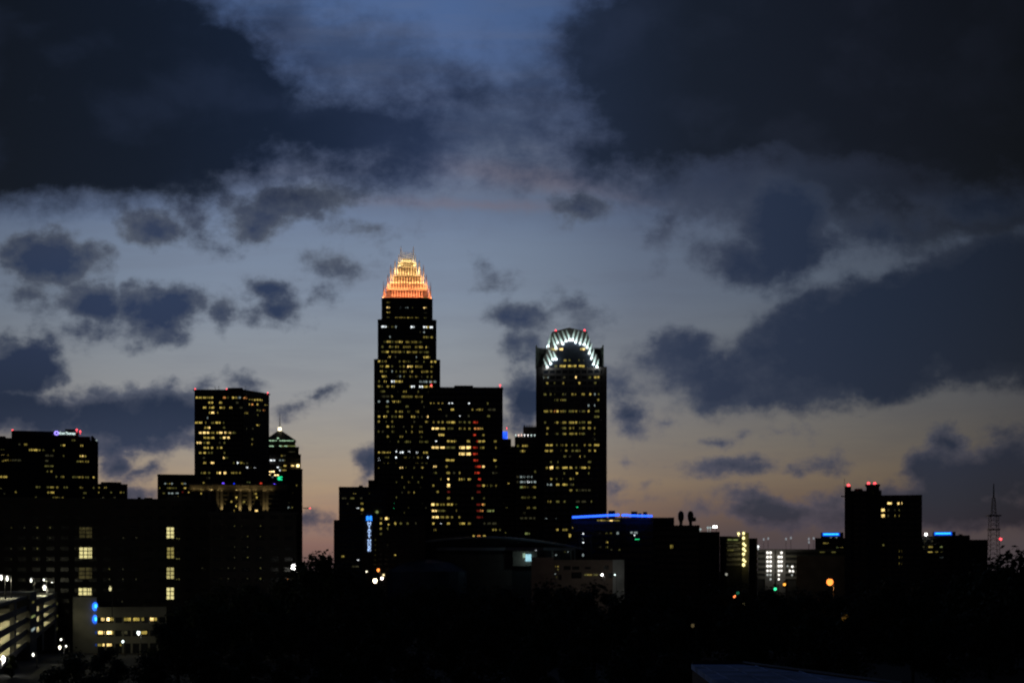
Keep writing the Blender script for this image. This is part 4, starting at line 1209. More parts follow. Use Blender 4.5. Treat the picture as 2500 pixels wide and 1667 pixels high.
def garage():
    # a long garage on the left, seen along its side; decks below the camera
    Yn, Yf = 285.0, 548.0
    A = (xpx(-12, Yn), Yn); B = (xpx(131, Yf), Yf)
    d = Vector((B[0] - A[0], B[1] - A[1])).normalized(); n = Vector((d.y, -d.x))
    root = thing('parking_garage', 'open deck parking garage with rows of lit openings in the lower left corner', 'parking garage', (A[0], A[1], 8))
    fc = face(A, B); L_ = flen(fc)
    q = lambda s_, t_: (A[0] + d.x * s_ + n.x * t_, A[1] + d.y * s_ + n.y * t_)
    levels = [25.4, 22.6, 19.7, 16.8, 13.9]
    dark_c = mat('garage_concrete', (.10, .10, .11), .85)
    pale_c = mat('garage_pale_concrete', (.36, .35, .29), .85)
    S_ = lambda px: hit(fc, px)[0]
    s1, s2, s3 = S_(63), S_(80), L_
    blocks = ((0, s1, 25.6), (s2, s3, 23.8))
    for bi, (sa, sb, zr_) in enumerate(blocks):
        lv = [zr_] + [z for z in levels[1:] if z < zr_ - 1]
        for i, z in enumerate(lv):
            dp_ = (-90 if bi == 0 else -46) if i == 0 else -26
            s_ = MB(); s_.prism([q(sa, 0), q(sb, 0), q(sb, dp_), q(sa, dp_)], z - .35, z); s_.build('roof_deck' if i == 0 else 'deck', pale_c, root)
            b = MB(); b.fbox(fc, sa, sb, 0, .25, z - .6, z + (.05 if i == 0 else .75)); b.build('parapet', dark_c, root)
            if i + 1 < len(lv):
                iw = MB(); iw.fbox(fc, sa, sb, -6.4, -6.1, lv[i + 1] + .01, z - .36); iw.build('inner_wall', pale_c, root)
                n_ = 3
                for j in range(n_):
                    sc_ = sa + (sb - sa) * (j + .5) / n_; x, y = q(sc_, -2.6); ln = (sb - sa) / n_ * .9
                    p_ = 2.0 if bi == 0 else 2.3
                    if bi == 0 and i == 0: p_ *= (.55, .12, .05)[j]
                    o = light('AREA', (x, y, z - .5), (1, .90, .50), p_ * ln * 8, root, ln, .5); o.rotation_euler = (0, 0, math.atan2(d.y, d.x))
                    tb = MB(); tb.fbox(fc, sc_ - ln * .3, sc_ + ln * .3, -2.7, -2.5, z - .47, z - .4); tb.build('ceiling_lamp', emit('tube_lamp', (1, .95, .75), 1.0, 0), root)
        for px0, px1 in (((-11, -9), (33, 37.5)) if bi == 0 else ((101.5, 105.5),)):
            c = MB(); c.fbox(fc, max(0, S_(px0)), S_(px1), -.8, .22, 8, zr_ - .4); c.build('column', dark_c, root)
    st = MB(); st.fbox(fc, s1, s2, -9, 1.0, 8, 26.4); st.build('stair_tower', dark_c, root)
    W_ = lit(root, fc, 5.464, 0, 1380, """
487: 370-398b/30
678: 358-412y/40
850: 362-410w/48
""", 40, None)
    place_lit(root, W_, 1.0, 1.1)
    ep = MB(); ep.fbox(fc, L_ + .01, L_ + 26, -12, .4, 4, 23.9); ep.build('end_pier', dark_c, root)
    W_ = lit(root, face(q(L_ - 2, .4), q(L_ + 26, .4)), 5.464, 0, 1380, """
505: 755-775b/40
670: 752-770b/36
840: 750-770a/40
485: 905-918b/34
630: 905-918a/30
790: 902-915b/30""", 34, None)
    place_lit(root, W_, .02, .12)
    bw = MB(); bw.fbox(fc, 0, s1, -26.4, -26.05, 6, 25.2); bw.build('rear_wall', pale_c, root)
    return q, L_, levels
gq, gL, glev = garage()

def lamp_post(px, py, Y, label, group=None, m=LWHITE, r=.5, z0=None, arm=1.2, power=0, col=(1, .96, .85), heads=1, name='street_lamp', stretch=1.5):
    X, z = xpx(px, Y), zpx(py, Y); zb = gz(Y) if z0 is None else z0
    root = thing(name, label, 'street lamp', (X + arm, Y, zb), group)
    p = MB(); p.tube((X + arm, Y, zb - .3), (X + arm, Y, z + .5), .16, .09, 8); p.build('pole', METAL, root)
    for k_ in range(heads):
        sx_ = -1 if k_ == 0 else 1
        hx = X + arm + sx_ * arm
        a = MB(); a.tube((X + arm, Y, z + .45), (hx, Y, z + r * 1.1 + .25), .07, .06, 6); a.build('arm', METAL, root)
        h = MB(); h.ball((hx, Y, z + r * .95), r * .8, 1, (1.3, 1.3, .35)); h.build('lamp_hood', METAL, root)
        g = MB(); g.ball((hx, Y, z), r, 2, (.85, .85, stretch * .75)); g.build('lamp_globe', m, root)
    if power: light('POINT', (X, Y, z - r * 1.6), col, power, root, .25)
    return root

# lamps standing on the garage roof
for i, (px, py, Y, r, st, lab) in enumerate(((3, 1409, 338, .30, 2.6, 'white lamp post at the left picture edge on the garage roof'),
        (17.5, 1411, 352, .30, 2.6, 'white lamp post just inside the left picture edge on the garage roof'),
        (76, 1415.5, 425, .30, 2.4, 'slender lit lamp post midway along the garage roof'),
        (107, 1414, 500, .24, 1.8, 'small lit lamp post above the bright lamp near the far end of the garage roof'),
        (108.5, 1433, 492, .6, 1.8, 'brightest large white lamp low over the far garage roof'),
        (127, 1421, 540, .20, 1.3, 'faint lamp post at the far corner of the garage roof'))):
    lamp_post(px, py, Y, lab, 'lamps on the garage roof', emit('lamp_roof', (1, .98, .9), 3.0, 0), r, 25.5 if i < 3 else 23.7, .9, (1700, 1700, 1700, 1500, 2000, 500)[i], (1, .95, .66), stretch=st, name='lamp_post')

# ================================================================== centre: arena and neighbours
def arena():
    D = 880.0
    root = thing('arena', 'wide arena with a low curved roof, pale fascia band and dark blue entrance drum', 'arena', (xpx(1215, D + 40), D + 40, gz(D)))
    z = lambda y, Y=D: zpx(y, Y)
    xs = [1030 + (1425 - 1030) * i / 24 for i in range(25)]
    def top(x): 
        t = (x - 1190) / (1190 - 1030) if x < 1190 else (x - 1190) / (1425 - 1190)
        return 1307 + 11 * t * t if x < 1190 else 1307 + 29 * abs(t) ** 1.8
    prof = [(x, top(x)) for x in xs]
    rm = MB(); n = len(prof); vs = []
    for dy, lift in ((0, -.6), (18, 0), (90, 0), (110, -1.5)):
        for x, y in prof: vs.append((xpx(x, D), D + dy, z(y) + lift))
    fs = [(j * n + i, j * n + i + 1, (j + 1) * n + i + 1, (j + 1) * n + i) for j in range(3) for i in range(n - 1)]
    rm.add(vs, fs)
    lo = [(xpx(x, D), D, z(y) - 1.6) for x, y in prof]
    n0 = len(rm.v); rm.v += lo; rm.f += [(i, n0 + i, n0 + i + 1, i + 1) for i in range(n - 1)]
    rm.build('roof', mat('arena_roof_metal', (.22, .26, .32), .4, .3), root)
    bd = MB(); bd.box(xpx(1040, D), xpx(1412, D), D + 1.2, D + 100, gz(D) - 1, z(1337)); bd.build('wall', mat('arena_dark_wall', (.03, .03, .034), .7), root)
    pts = [(xpx(x, D), D + 1.5, z(y) - 1.2) for x, y in prof[1:-1]]
    gb = MB(); gb.add(pts + [(p[0], p[1], z(1338)) for p in pts], [(i, len(pts) + i, len(pts) + i + 1, i + 1) for i in range(len(pts) - 1)]); gb.build('gable', mat('arena_gable', (.02, .021, .025), .6), root)
    fa = MB(); fa.box(xpx(1066, D), xpx(1405, D), D - 1.2, D + 1.1, z(1343), z(1336)); fa.build('fascia', mat('arena_fascia', (.30, .285, .31), .6), root)
    for x in (1349, 1395, 1404):
        c = MB(); c.tube((xpx(x, D), D - .5, gz(D)), (xpx(x, D), D - .5, z(1343)), .5, .5, 8); c.build('column', CONC, root)
    pale = MB(); pale.box(xpx(1066, D), xpx(1250, D), D - .4, D + 1.15, gz(D), z(1352)); pale.build('lower_wall', mat('arena_brown_wall', (.11, .09, .08), .8), root)
    sc = MB(); sc.box(xpx(1252, D - 6), xpx(1311, D - 6), D - 6, D + 1.1, z(1381), z(1345)); sc.build('screen_wall', mat('arena_beige_wall', (.20, .16, .13), .8), root)
    st = MB(); st.box(xpx(1283, D - 7), xpx(1297, D - 7), D - 6.8, D - 6.05, z(1369.5), z(1352.5)); o = st.build('video_screen', emit('screen_cyan_white', (.42, .82, .95), .85, .15, .6), root)
    s2 = MB(); s2.box(xpx(1276.5, D - 7), xpx(1282.5, D - 7), D - 6.8, D - 6.05, z(1361), z(1350)); s2.build('video_screen', emit('screen_pale_green', (.5, .75, .55), .5, .2, .6), root)
    light('POINT', (xpx(1284, D - 12), D - 14, z(1368)), (.6, .95, 1), 380, root, 1.0)
    # entrance drum: low faceted dome on a drum
    dr = MB(); cx, cy, rr = xpx(1042, D - 18), D - 18, 22.0
    ring = lambda r_, z_: [(cx + r_ * math.cos(2 * math.pi * i / 20), cy + r_ * math.sin(2 * math.pi * i / 20)) for i in range(20)]
    dr.prism(ring(rr, 0), gz(D) - 1, z(1394), ring(rr, 0)); dr.prism(ring(rr, 0), z(1394), z(1374), ring(rr * .62, 0)); dr.prism(ring(rr * .62, 0), z(1374), z(1366), ring(rr * .2, 0))
    dr.build('entrance_drum', mat('drum_blue_metal', (.06, .085, .14), .5, .2), root)
    W_ = [
    ]
    fpl = face((xpx(1040, D + 1), D + 1.2), (xpx(1412, D + 1), D + 1.2))
    W_ = lit(root, fpl, 7.587, 1250, 1330, """
100: 430-450W/14
125: 1025-1045w/14 970-985b/14
185: 805-828w/28 1300-1322w/26 445-475a
""", 16)
    place_lit(root, W_, 0, 2.6)
arena()

def beige_garage():
    D = 760.0; pl = rect_px(1300, 1530, D, 30)
    root = thing('beige_block', 'low beige block with a pale box on its right end in front of the arena', 'building', base(pl))
    z = lambda y: zpx(y, D)
    bg = mat('beige_render', (.25, .195, .165), .85)
    f0 = faces_of(pl)[0]
    w = MB(); w.prism(pl, gz(D) - 2, z(1366)); w.build('wall', bg, root)
    l2 = MB(); q_ = rect_px(1297, 1352, D - 3, 2.9); l2.prism(q_, gz(D) - 2, z(1360)); l2.build('corner_bay', mat('beige_brown', (.29, .21, .18), .85), root)
    pb = MB(); q3 = rect_px(1496, 1524, D - 4, 3.9); pb.prism(q3, gz(D) - 2, z(1366)); pb.build('pale_box', mat('pale_box_panel', (.45, .47, .46), .8), root)
    op = MB()
    for x0, x1, y0, y1 in ((1376, 1393, 1381, 1390), (1397, 1414, 1382, 1390), (1428, 1442, 1383, 1389), (1474, 1486, 1380, 1390), (1395, 1420, 1396, 1411), (1364, 1371, 1402, 1415), (1484, 1496, 1398, 1410)):
        sa, Y = hit(f0, x0); sb, _ = hit(f0, x1); o = MB(); o.fbox(f0, sa, sb, 0, .12, z(y1), z(y0)); o.build('window', GLASS, root)
    W_ = lit(root, f0, 7.587, 1250, 1330, """
395: 800-818c/18 842-862d/20
450: 838-865b/22
535: 790-810w/20
590: 812-835b/18
550: 1340-1390b/36 1395-1425c/36 1428-1478c/40 1510-1590b/36""", 16)
    place_lit(root, W_, 0, .14)
beige_garage()
lamp_post(1470, 1402.3, 735, 'bright white street lamp low in front of the beige block', None, LWHITE, .62, None, 1.0, 700, stretch=1.3)
lamp_post(1501, 1402.3, 738, 'small white street lamp below the pale box of the beige block', None, emit('lamp_dim_white', (.8, 1, .95), 3, 0), .4, None, .8, stretch=1.3)

# ================================================================== right of centre
def led_roof_building():
    D = 940.0; pl = rect_px(1396, 1515, D, 40)
    root = thing('led_roof_building', 'glass block with a long blue light line along its roof edge', 'building', base(pl))
    z = lambda y: zpx(y, D)
    zr = z(1302); fs = body(root, pl, 0, z(1266), zr, 4.4, 4.0, GLASSB, STONE, cap=0)
    p2 = rect_px(1515.2, 1594, D + 5, 40); fs2 = body(root, p2, 0, z(1268), zr, 4.4, 4.0, GLASS, STONE, cap=0, sides=(0,), wall='right_wing', fr='right_wing_frame')
    rf = MB(); rf.prism(grow(pl, 1.2), z(1266) , z(1263.5)); rf.build('roof', METAL, root)
    r2 = MB(); r2.prism(grow(p2, .5), z(1268), z(1262)); r2.build('roof', METAL, root)
    for x0, x1, y0, y1 in ((1397, 1512, 1262.5, 1256.5), (1518, 1534, 1256.8, 1256.8), (1535, 1592.5, 1257.8, 1259)):
        Y = D - 3 if x0 < 1510 else D + 1
        l_ = MB(); a, b = Vector((xpx(x0, Y), Y, z(y0))), Vector((xpx(x1, Y), Y, z(y1)))
        l_.tube(a, b, .62, .62, 8); l_.build('light_line', LBLUE, root)
        br = MB()
        for t in (.05, .5, .95):
            q_ = a.lerp(b, t); br.tube(q_, (q_.x, q_.y + 5, z(1264)), .2, .2, 5)
        br.build('bracket', METAL, root)
    for x0, x1, y in ((1485, 1502, 1246), (1541, 1556, 1248), (1570, 1580, 1249), (1558, 1566, 1252)):
        b = MB(); b.prism(rect_px(x0, x1, D + 20, 8), z(1263), zpx(y, D + 20)); b.build('roof_plant', METAL, root)
    W_ = lit(root, fs[0], 4.704, 1380, 1200, """
343: 365-392c/58 395-428d/58 432-462c/56 465-500c/52 505-555D/50 560-585c/56 588-625c/52
430: 196-214W/22 5-30c/22 40-88d/70@478
482: 196-214W/22
535: 196-214w/22
585: 196-216W/24
725: 196-212w/40
475: 385-405a 465-485b 515-535b 590-615w/40
585: 468-490d/44
635: 468-490b/30 388-410a
665: 520-540a 615-635b""", 24, None)
    W_ += lit(root, fs2[0], 4.704, 1380, 1200, """
460: 748-775w/50 780-830w/60
500: 782-803W/26
545: 800-855g/10""", 40)
    place_lit(root, W_)
    cs = MB()
    for x, y0, y1 in ((1443.5, 1308, 1368), (1417, 1308, 1330)): cs.tube((xpx(x, D - 8), D - 8, gz(D)), (xpx(x, D - 8), D - 8, zpx(y0, D - 8)), .45, .45, 8)
    cs.tube((xpx(1415, D - 8), D - 8, zpx(1308, D - 8)), (xpx(1446, D - 8), D - 8, zpx(1308, D - 8)), .4, .4, 6)
    cs.build('entrance_frame', mat('pale_steel', (.2, .22, .25), .5, .2), root)
led_roof_building()

def dark_block():
    D = 985.0; pl = rect_px(1560, 1706, D, 50)
    root = thing('dark_plant_block', 'big black block carrying two bulbous roof vents', 'building', base(pl))
    z = lambda y: zpx(y, D)
    fs = body(root, pl, 0, z(1285), z(1333), 4.2, 4.2, GLASS, STONE, cap=.8)
    u = MB(); q_ = rect_px(1594, 1646, D + 6, 24); u.prism(q_, z(1284) + .3, z(1262)); u.build('plant_room', STONE, root)
    e = MB(); q2 = rect_px(1706.3, 1757, D + 3, 40); e.prism(q2, 0, z(1297)); e.build('east_wing', STONE, root)
    e = MB(); q2 = rect_px(1757.3, 1785, D + 5, 30); e.prism(q2, 0, z(1308)); e.build('stair_wing', STONE, root)
    Y = D + 10
    for k_, x in enumerate((1662.5, 1686)):
        v = MB(); c = (xpx(x, Y), Y); R_ = 7.2 / F * Y; pr = ((1285, .62), (1278, .5), (1272, .62), (1268, .9), (1263, 1.0), (1257, 1.02), (1252, .9), (1248.5, .6), (1247, .3))
        n = 14; vs = []; 
        for y, r_ in pr:
            for i in range(n): vs.append((c[0] + R_ * r_ * math.cos(2 * math.pi * i / n), c[1] + R_ * r_ * math.sin(2 * math.pi * i / n), zpx(y, Y)))
        v.add(vs, [(j * n + i, j * n + (i + 1) % n, (j + 1) * n + (i + 1) % n, (j + 1) * n + i) for j in range(len(pr) - 1) for i in range(n)] + [tuple(range((len(pr) - 1) * n, len(pr) * n))])
        if k_: v.tube((c[0] + R_ * .6, Y - .5, zpx(1268, Y)), (c[0] + R_ * 1.75, Y - .5, zpx(1267, Y)), 1.2, 1.3, 8)
        v.build('roof_vent', METAL, root, True)
    W_ = lit(root, fs[0], 4.704, 1380, 1200, """
630: 1205-1238c/58
330: 1000-1010a""", 40)
    place_lit(root, W_)
    # floodlight on the wing roof, and three dim lamps
    X, Y = xpx(1746, D + 6), D + 6
    p = MB(); p.tube((X + .8, Y, z(1297)), (X + .8, Y, z(1282)), .15, .15, 6); p.build('floodlight_pole', METAL, root)
    h = MB(); h.box(X - 1.5, X + 1.2, Y - .8, Y, z(1287.2), z(1282.5)); h.build('floodlight', LWHITE, root)
    for x, y in ((1710, 1291), (1728, 1287), (1734, 1287)):
        m_ = MB(); X = xpx(x, D + 5); m_.ball((X, D + 5, z(y)), .7); m_.tube((X, D + 5, z(1297)), (X, D + 5, z(y)), .1, .1, 6); m_.build('roof_lamp', emit('lamp_faint', (.6, .75, .75), .55, 0), root)
dark_block()

def stair_lamp_garage():
    D = 900.0; pl = rect_px(1773, 1828, D, 30)
    root = thing('stair_lamp_garage', 'small parking garage with a yellow lamp on every stair landing', 'parking garage', base(pl))
    z = lambda y: zpx(y, D); f0 = faces_of(pl)[0]
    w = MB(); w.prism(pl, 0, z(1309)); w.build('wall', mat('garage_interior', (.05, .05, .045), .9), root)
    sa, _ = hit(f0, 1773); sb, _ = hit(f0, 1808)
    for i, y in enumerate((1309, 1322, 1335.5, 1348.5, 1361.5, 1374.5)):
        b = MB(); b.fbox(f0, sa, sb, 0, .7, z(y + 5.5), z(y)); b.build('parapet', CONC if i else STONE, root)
    st = MB(); s0, _ = hit(f0, 1811); s1, _ = hit(f0, 1828); st.fbox(f0, s0, s1, 0, 1.0, 0, z(1300)); st.build('stair_tower', mat('stair_concrete', (.16, .15, .1), .85), root)
    o_ = MB(); q_ = rect_px(1828.3, 1849, D + 4, 16); o_.prism(q_, 0, z(1313)); o_.build('side_block', STONE, root)
    ym = emit('landing_yellow', (1, .86, .36), 2.0, .1)
    for y, r in ((1301.5, .75), (1313, .8), (1327, .7), (1331, .6), (1339.5, .75), (1344, .55), (1352, .8), (1366, .75), (1370, .55), (1378, .85)):
        X = xpx(1815.5 if r > .65 else 1819.5, D - 2.2); m_ = MB(); m_.ball((X, D - 2.0, z(y)), r, 2, (1, .6, 1.15)); m_.build('landing_lamp', ym, root)
    for y in (1313, 1339, 1366): light('POINT', (xpx(1818, D - 5), D - 5, z(y)), (1, .85, .35), 150, root, .4)
    m_ = MB(); X = xpx(1805, D - 2); m_.ball((X, D + 1, z(1302)), .8); m_.tube((X, D + 1, z(1309)), (X, D + 1, z(1302)), .12, .12, 6); m_.build('roof_lamp', ym, root)
    W_ = lit(root, f0, 5.6, 1740, 1240, """
432: 205-275y/24 282-345y/24
512: 205-270b/28 280-355b/28
570: 200-285c/30 290-365b/30
640: 215-280a/26 290-360a/26
707: 205-270b/26 285-365b/26
770: 240-290a/26 300-345a/26""", 26, None)
    place_lit(root, [(w[0], w[1], w[2], w[3], w[4], {'c': 'b', 'b': 'a'}.get(w[5], w[5])) for w in W_], 0, .12)
stair_lamp_garage()

def white_lamp_garage():
    D = 930.0; pl = rect_px(1850, 2068, D, 34)
    root = thing('white_lamp_garage', 'long parking garage with two columns of white stair lamps', 'parking garage', base(pl))
    z = lambda y: zpx(y, D); f0 = faces_of(pl)[0]
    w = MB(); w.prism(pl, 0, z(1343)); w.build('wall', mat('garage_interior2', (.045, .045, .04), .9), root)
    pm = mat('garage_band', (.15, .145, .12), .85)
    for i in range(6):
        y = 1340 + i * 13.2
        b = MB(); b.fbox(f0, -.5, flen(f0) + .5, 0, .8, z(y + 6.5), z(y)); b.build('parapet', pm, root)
    for xa, xb in ((1868, 1891), (1895, 1917.5)):
        sa, _ = hit(f0, xa); sb, _ = hit(f0, xb); t = MB(); t.fbox(f0, sa, sb, 0, 1.2, 0, z(1341)); t.build('stair_tower', mat('stair_pale', (.22, .21, .19), .85), root)
    wm = emit('landing_white', (1, .96, .88), 1.8, .1); wd = emit('landing_white_dim', (.9, .95, .9), .5, .1)
    for j, y in enumerate((1348.5, 1359, 1370, 1381, 1392.5, 1402.5, 1413)):
        for x, on in ((1874, j != 6), (1881.5, True), (1901.5, j != 0), (1908, j < 5)):
            if not on: continue
            r = .74 if j < 4 else .62
            m_ = MB(); m_.ball((xpx(x, D - 2.2), D - 2.0, z(y)), r, 2, (1, .6, 1.05)); m_.build('landing_lamp', wm if j < 5 or x == 1901.5 else wd, root)
    for x in (1878, 1905):
        for y in (1352, 1375, 1398): light('POINT', (xpx(x, D - 6), D - 6, z(y)), (1, .95, .85), 130, root, .5)
    for x, y, b_ in ((1923, 1381, .5), (1934.5, 1382.5, .9), (1928.5, 1393, 1), (1936, 1393.5, 1), (1934, 1403, .4)):
        m_ = MB(); m_.ball((xpx(x, D - 2.2), D - 2.0, z(y)), .66 if b_ > .6 else .5, 2, (1, .6, 1)); m_.build('landing_lamp', wm if b_ > .6 else wd, root)
    fr = MB(); q_ = rect_px(1945, 2068, D - 12, 11); fr.prism(q_, 0, z(1357), q_); fr.build('front_wall', mat('front_brown_wall', (.34, .25, .18), .85), root)
    W_ = lit(root, f0, 5.6, 1740, 1240, """
600: 1465-1530b/18 1625-1680b/20
660: 1010-1110a/20 1115-1180a/20 1210-1330a/18 1560-1640a/20""", 18, None)
    place_lit(root, W_, 0, .9)
    # pairs of faint lamps on slender roof posts
    lm = emit('roof_lamp_faint', (.55, .6, .66), .42, 0)
    for x, y in ((1864.5, 1316), (1875.5, 1314), (1919, 1315), (1931, 1312.5), (1974.5, 1315), (1986.5, 1313.5), (1975, 1323)):
        X = xpx(x, D + 10); m_ = MB(); m_.ball((X, D + 10, zpx(y, D + 10)), .65, 2, (.8, .8, 1.3)); m_.build('post_lamp', lm, root)
        p = MB(); p.tube((X, D + 10.4, z(1343) - .1), (X, D + 10.4, zpx(y, D + 10)), .1, .08, 6); p.build('lamp_pole', METAL, root)
    m_ = MB(); m_.ball((xpx(1852, D - 1), D + .8, z(1333.5)), .75); m_.tube((xpx(1852, D - 1), D + .8, z(1341)), (xpx(1852, D - 1), D + .8, z(1333)), .12, .12, 6); m_.build('corner_lamp', emit('corner_lamp', (.85, .9, .9), 1.6, 0), root)
white_lamp_garage()

def led_block(x0, x1, yt, lx0, lx1, ly, D, label, spec, sc, ox, oy, lamps=()):
    pl = rect_px(x0, x1, D, 30)
    root = thing('blue_light_block', label, 'building', base(pl), 'blocks with a cyan blue light bar')
    z = lambda y: zpx(y, D)
    fs = body(root, pl, 0, z(yt + 1.5), z(yt + 12), 3.8, 3.6, GLASS, STONE, cap=.5)
    b = MB(); q_ = rect_px(lx0 - 6, lx1 + 12, D + 1, 14); b.prism(q_, z(yt + 1.5) + .3, z(ly - 4)); b.build('roof_box', METAL, root)
    f1 = faces_of(q_)[0]; sa, Y = hit(f1, lx0); sb, _ = hit(f1, lx1)
    l_ = MB(); l_.fbox(f1, sa, sb, .1, .7, z(ly + 1.6), z(ly - 1.6)); o = l_.build('light_bar', LCYAN, root)
    h_ = MB(); h_.fbox(f1, sa - .6, sb + .8, 0, .1, z(ly + 4.6), z(ly - 3.4)); h_.build('light_bar_back', emit('bar_back_blue', (.01, .10, 1.0), .85, .2, .3), root)
    W_ = lit(root, fs[0], sc, ox, oy, spec, 26, None); place_lit(root, W_)
    for x, y, m_, r in lamps:
        k_ = MB(); k_.ball((xpx(x, D - 1.2), D - .9, z(y)), r); k_.build('wall_lamp', m_, root)
led_block(1992, 2062, 1313, 2010, 2047, 1303.3, 1010, 'dark roof block with a cyan blue light bar left of the red beacon tower', """
478: 1510-1580c
530: 1690-1725y 1745-1785c
402: 1605-1630w/24 1680-1705w/24""", 5.6, 1740, 1240)
led_block(2250, 2334, 1309, 2283, 2321, 1301.5, 1000, 'dark block with a cyan blue light bar right of the red beacon tower', """
850: 1205-1225a 1290-1310a
915: 1255-1310c 1390-1415y 1190-1210a
965: 1245-1310d/36 1330-1365c/36 1395-1415b
1028: 1385-1425w/30 1330-1370a""", 4.704, 2000, 1140, ((2261, 1304, LWHITE, .9),))

def twin_mast_tower():
    D = 900.0
    root = thing('red_beacon_tower', 'dark apartment tower with three red roof beacons and amber windows', 'apartment tower', (xpx(2156, D), D, 0))
    z = lambda y: zpx(y, D)
    parts = [('wall', 2064, 2152, 1197, 34, 0), ('right_wing', 2146.5, 2251, 1211, 34, -2), ('left_pier', 2062, 2078, 1187, 12, -1.5), ('lift_tower', 2115, 2147, 1184, 16, -1.2)]
    ff = {}
    frame = mat('tower_render', (.05, .05, .055), .85)
    for nm, x0, x1, yt, dp, dd in parts:
        pl = rect_px(x0, x1, D + dd, dp); w = MB(); w.prism(pl, 0, z(yt)); w.build(nm, GLASS if nm in ('wall', 'right_wing') else frame, root); ff[nm] = faces_of(pl)[0]
        if nm in ('wall', 'right_wing'):
            g = MB(); grid(g, ff[nm], 4, z(yt) - .1, z(1140 + 557 / 4.704), 68 / 4.704 / F * D, 4.2, .35, .5, 1.2); g.build('facade_frame', frame, root)
    c = MB(); c.prism(rect_px(2112, 2149, D - 2, 18), z(1184), z(1182)); c.build('lift_tower_roof', METAL, root)
    c = MB(); c.prism(rect_px(2146.2, 2251.5, D - 2.6, 36), z(1211), z(1208.5)); c.build('roof', METAL, root)
    v = MB(); v.tube((xpx(2096, D + 8), D + 8, z(1199)), (xpx(2096, D + 8), D + 8, z(1191)), 2.6, 2.2, 12); v.build('roof_dome', METAL, root)
    a = MB(); a.tube((xpx(2063.5, D), D + 2, z(1187.5)), (xpx(2063.5, D), D + 2, z(1166)), .14, .08, 6); a.build('antenna', METAL, root)
    br = MB(); br.tube((xpx(2055, D), D + 2, z(1210.5)), (xpx(2066, D), D + 2, z(1211.5)), .3, .3, 6); br.build('antenna_bracket', METAL, root)
    for x, y in ((2072.5, 1184), (2121.5, 1179.5), (2136.5, 1180)):
        m_ = MB(); m_.ball((xpx(x, D), D + 1, z(y)), .85); m_.tube((xpx(x, D), D + 1, z(1188)), (xpx(x, D), D + 1, z(y)), .12, .12, 6); o = m_.build('beacon', BEAC, root); o['label'] = 'red aircraft warning beacon'
    W_ = lit(root, ff['right_wing'], 4.704, 2000, 1140, """
410: 780-835D/48 898-952D/48
492: 702-752D/44 780-805a 850-870a 915-940b
558: 704-752D/46 845-875c/34 915-940c/34 780-800a
895: 728-748b/30
962: 918-948c/34
1032: 918-948c/34
1105: 918-948c/32""", 40, None)
    place_lit(root, W_, 0, .14)
    W_ = lit(root, ff['lift_tower'], 4.704, 2000, 1140, """
290: 618-635b
890: 720-740b""", 26)
    place_lit(root, W_, 0, .1)
twin_mast_tower()

def right_block():
    D = 980.0; pl = rect_px(2325, 2411, D, 30)
    root = thing('unlit_block', 'unlit black block with a stepped roof beside the lattice mast', 'building', base(pl))
    z = lambda y: zpx(y, D)
    w = MB(); w.prism(pl, 0, z(1317)); w.build('wall', STONE, root)
    u = MB(); u.prism(rect_px(2331, 2368, D + 2, 20), z(1317) - .1, z(1306)); u.build('upper_storey', STONE, root)
    c = MB(); c.prism(rect_px(2340, 2350, D + 6, 6), z(1306) - .1, z(1303)); c.build('roof_plant', METAL, root)
right_block()

def lattice_mast():
    D = 1350.0; X = xpx(2426, D); z = lambda y: zpx(y, D)
    root = thing('lattice_mast', 'tall lattice radio mast with two platforms and a red lamp on the right', 'radio mast', (X, D, 0))
    mb = MB()
    def leg(y0, w0, y1, w1, nseg, rr):
        z0, z1 = z(y0) if y0 else 0, z(y1)
        cs = [(-1, -1), (1, -1), (1, 1), (-1, 1)]
        for i in range(nseg):
            a, b = i / nseg, (i + 1) / nseg; za, zb = z0 + (z1 - z0) * a, z0 + (z1 - z0) * b; wa, wb = w0 + (w1 - w0) * a, w0 + (w1 - w0) * b
            for k_ in range(4):
                c, c2 = cs[k_], cs[(k_ + 1) % 4]
                mb.tube((X + c[0] * wa, D + c[1] * wa, za), (X + c[0] * wb, D + c[1] * wb, zb), rr, rr, 4)
                mb.tube((X + c[0] * wa, D + c[1] * wa, za), (X + c2[0] * wb, D + c2[1] * wb, zb), rr * .6, rr * .6, 4)
                mb.tube((X + c[0] * wb, D + c[1] * wb, zb), (X + c2[0] * wb, D + c2[1] * wb, zb), rr * .6, rr * .6, 4)
    leg(1400, 4.6, 1258, 3.2, 12, .27); leg(1258, 1.9, 1215, 1.0, 5, .24)
    mb.build('lattice', METAL, root)
    t = MB(); t.tube((X, D, z(1216)), (X, D, z(1180)), .75, .35, 8); t.build('antenna', METAL, root)
    for y, w_ in ((1258, 5.6), (1292, 4.8)):
        p = MB(); p.box(X - w_, X + w_, D - w_ * .7, D + w_ * .7, z(y + 1.6), z(y - 1.2)); p.build('platform', METAL, root)
    b = MB(); b.ball((X + 4.9, D - 3, z(1315.5)), 1.1, 2, (1.3, 1, 1)); b.tube((X + 3.8, D - 3, z(1315.5)), (X + 4.9, D - 3, z(1315.5)), .12, .12, 6); o = b.build('beacon', BEAC, root); o['label'] = 'red warning lamp'
    c = MB(); c.box(X - 6, X + 6, D - 6, D + 6, -.5, z(1399)); c.build('footing', CONC, root)
lattice_mast()

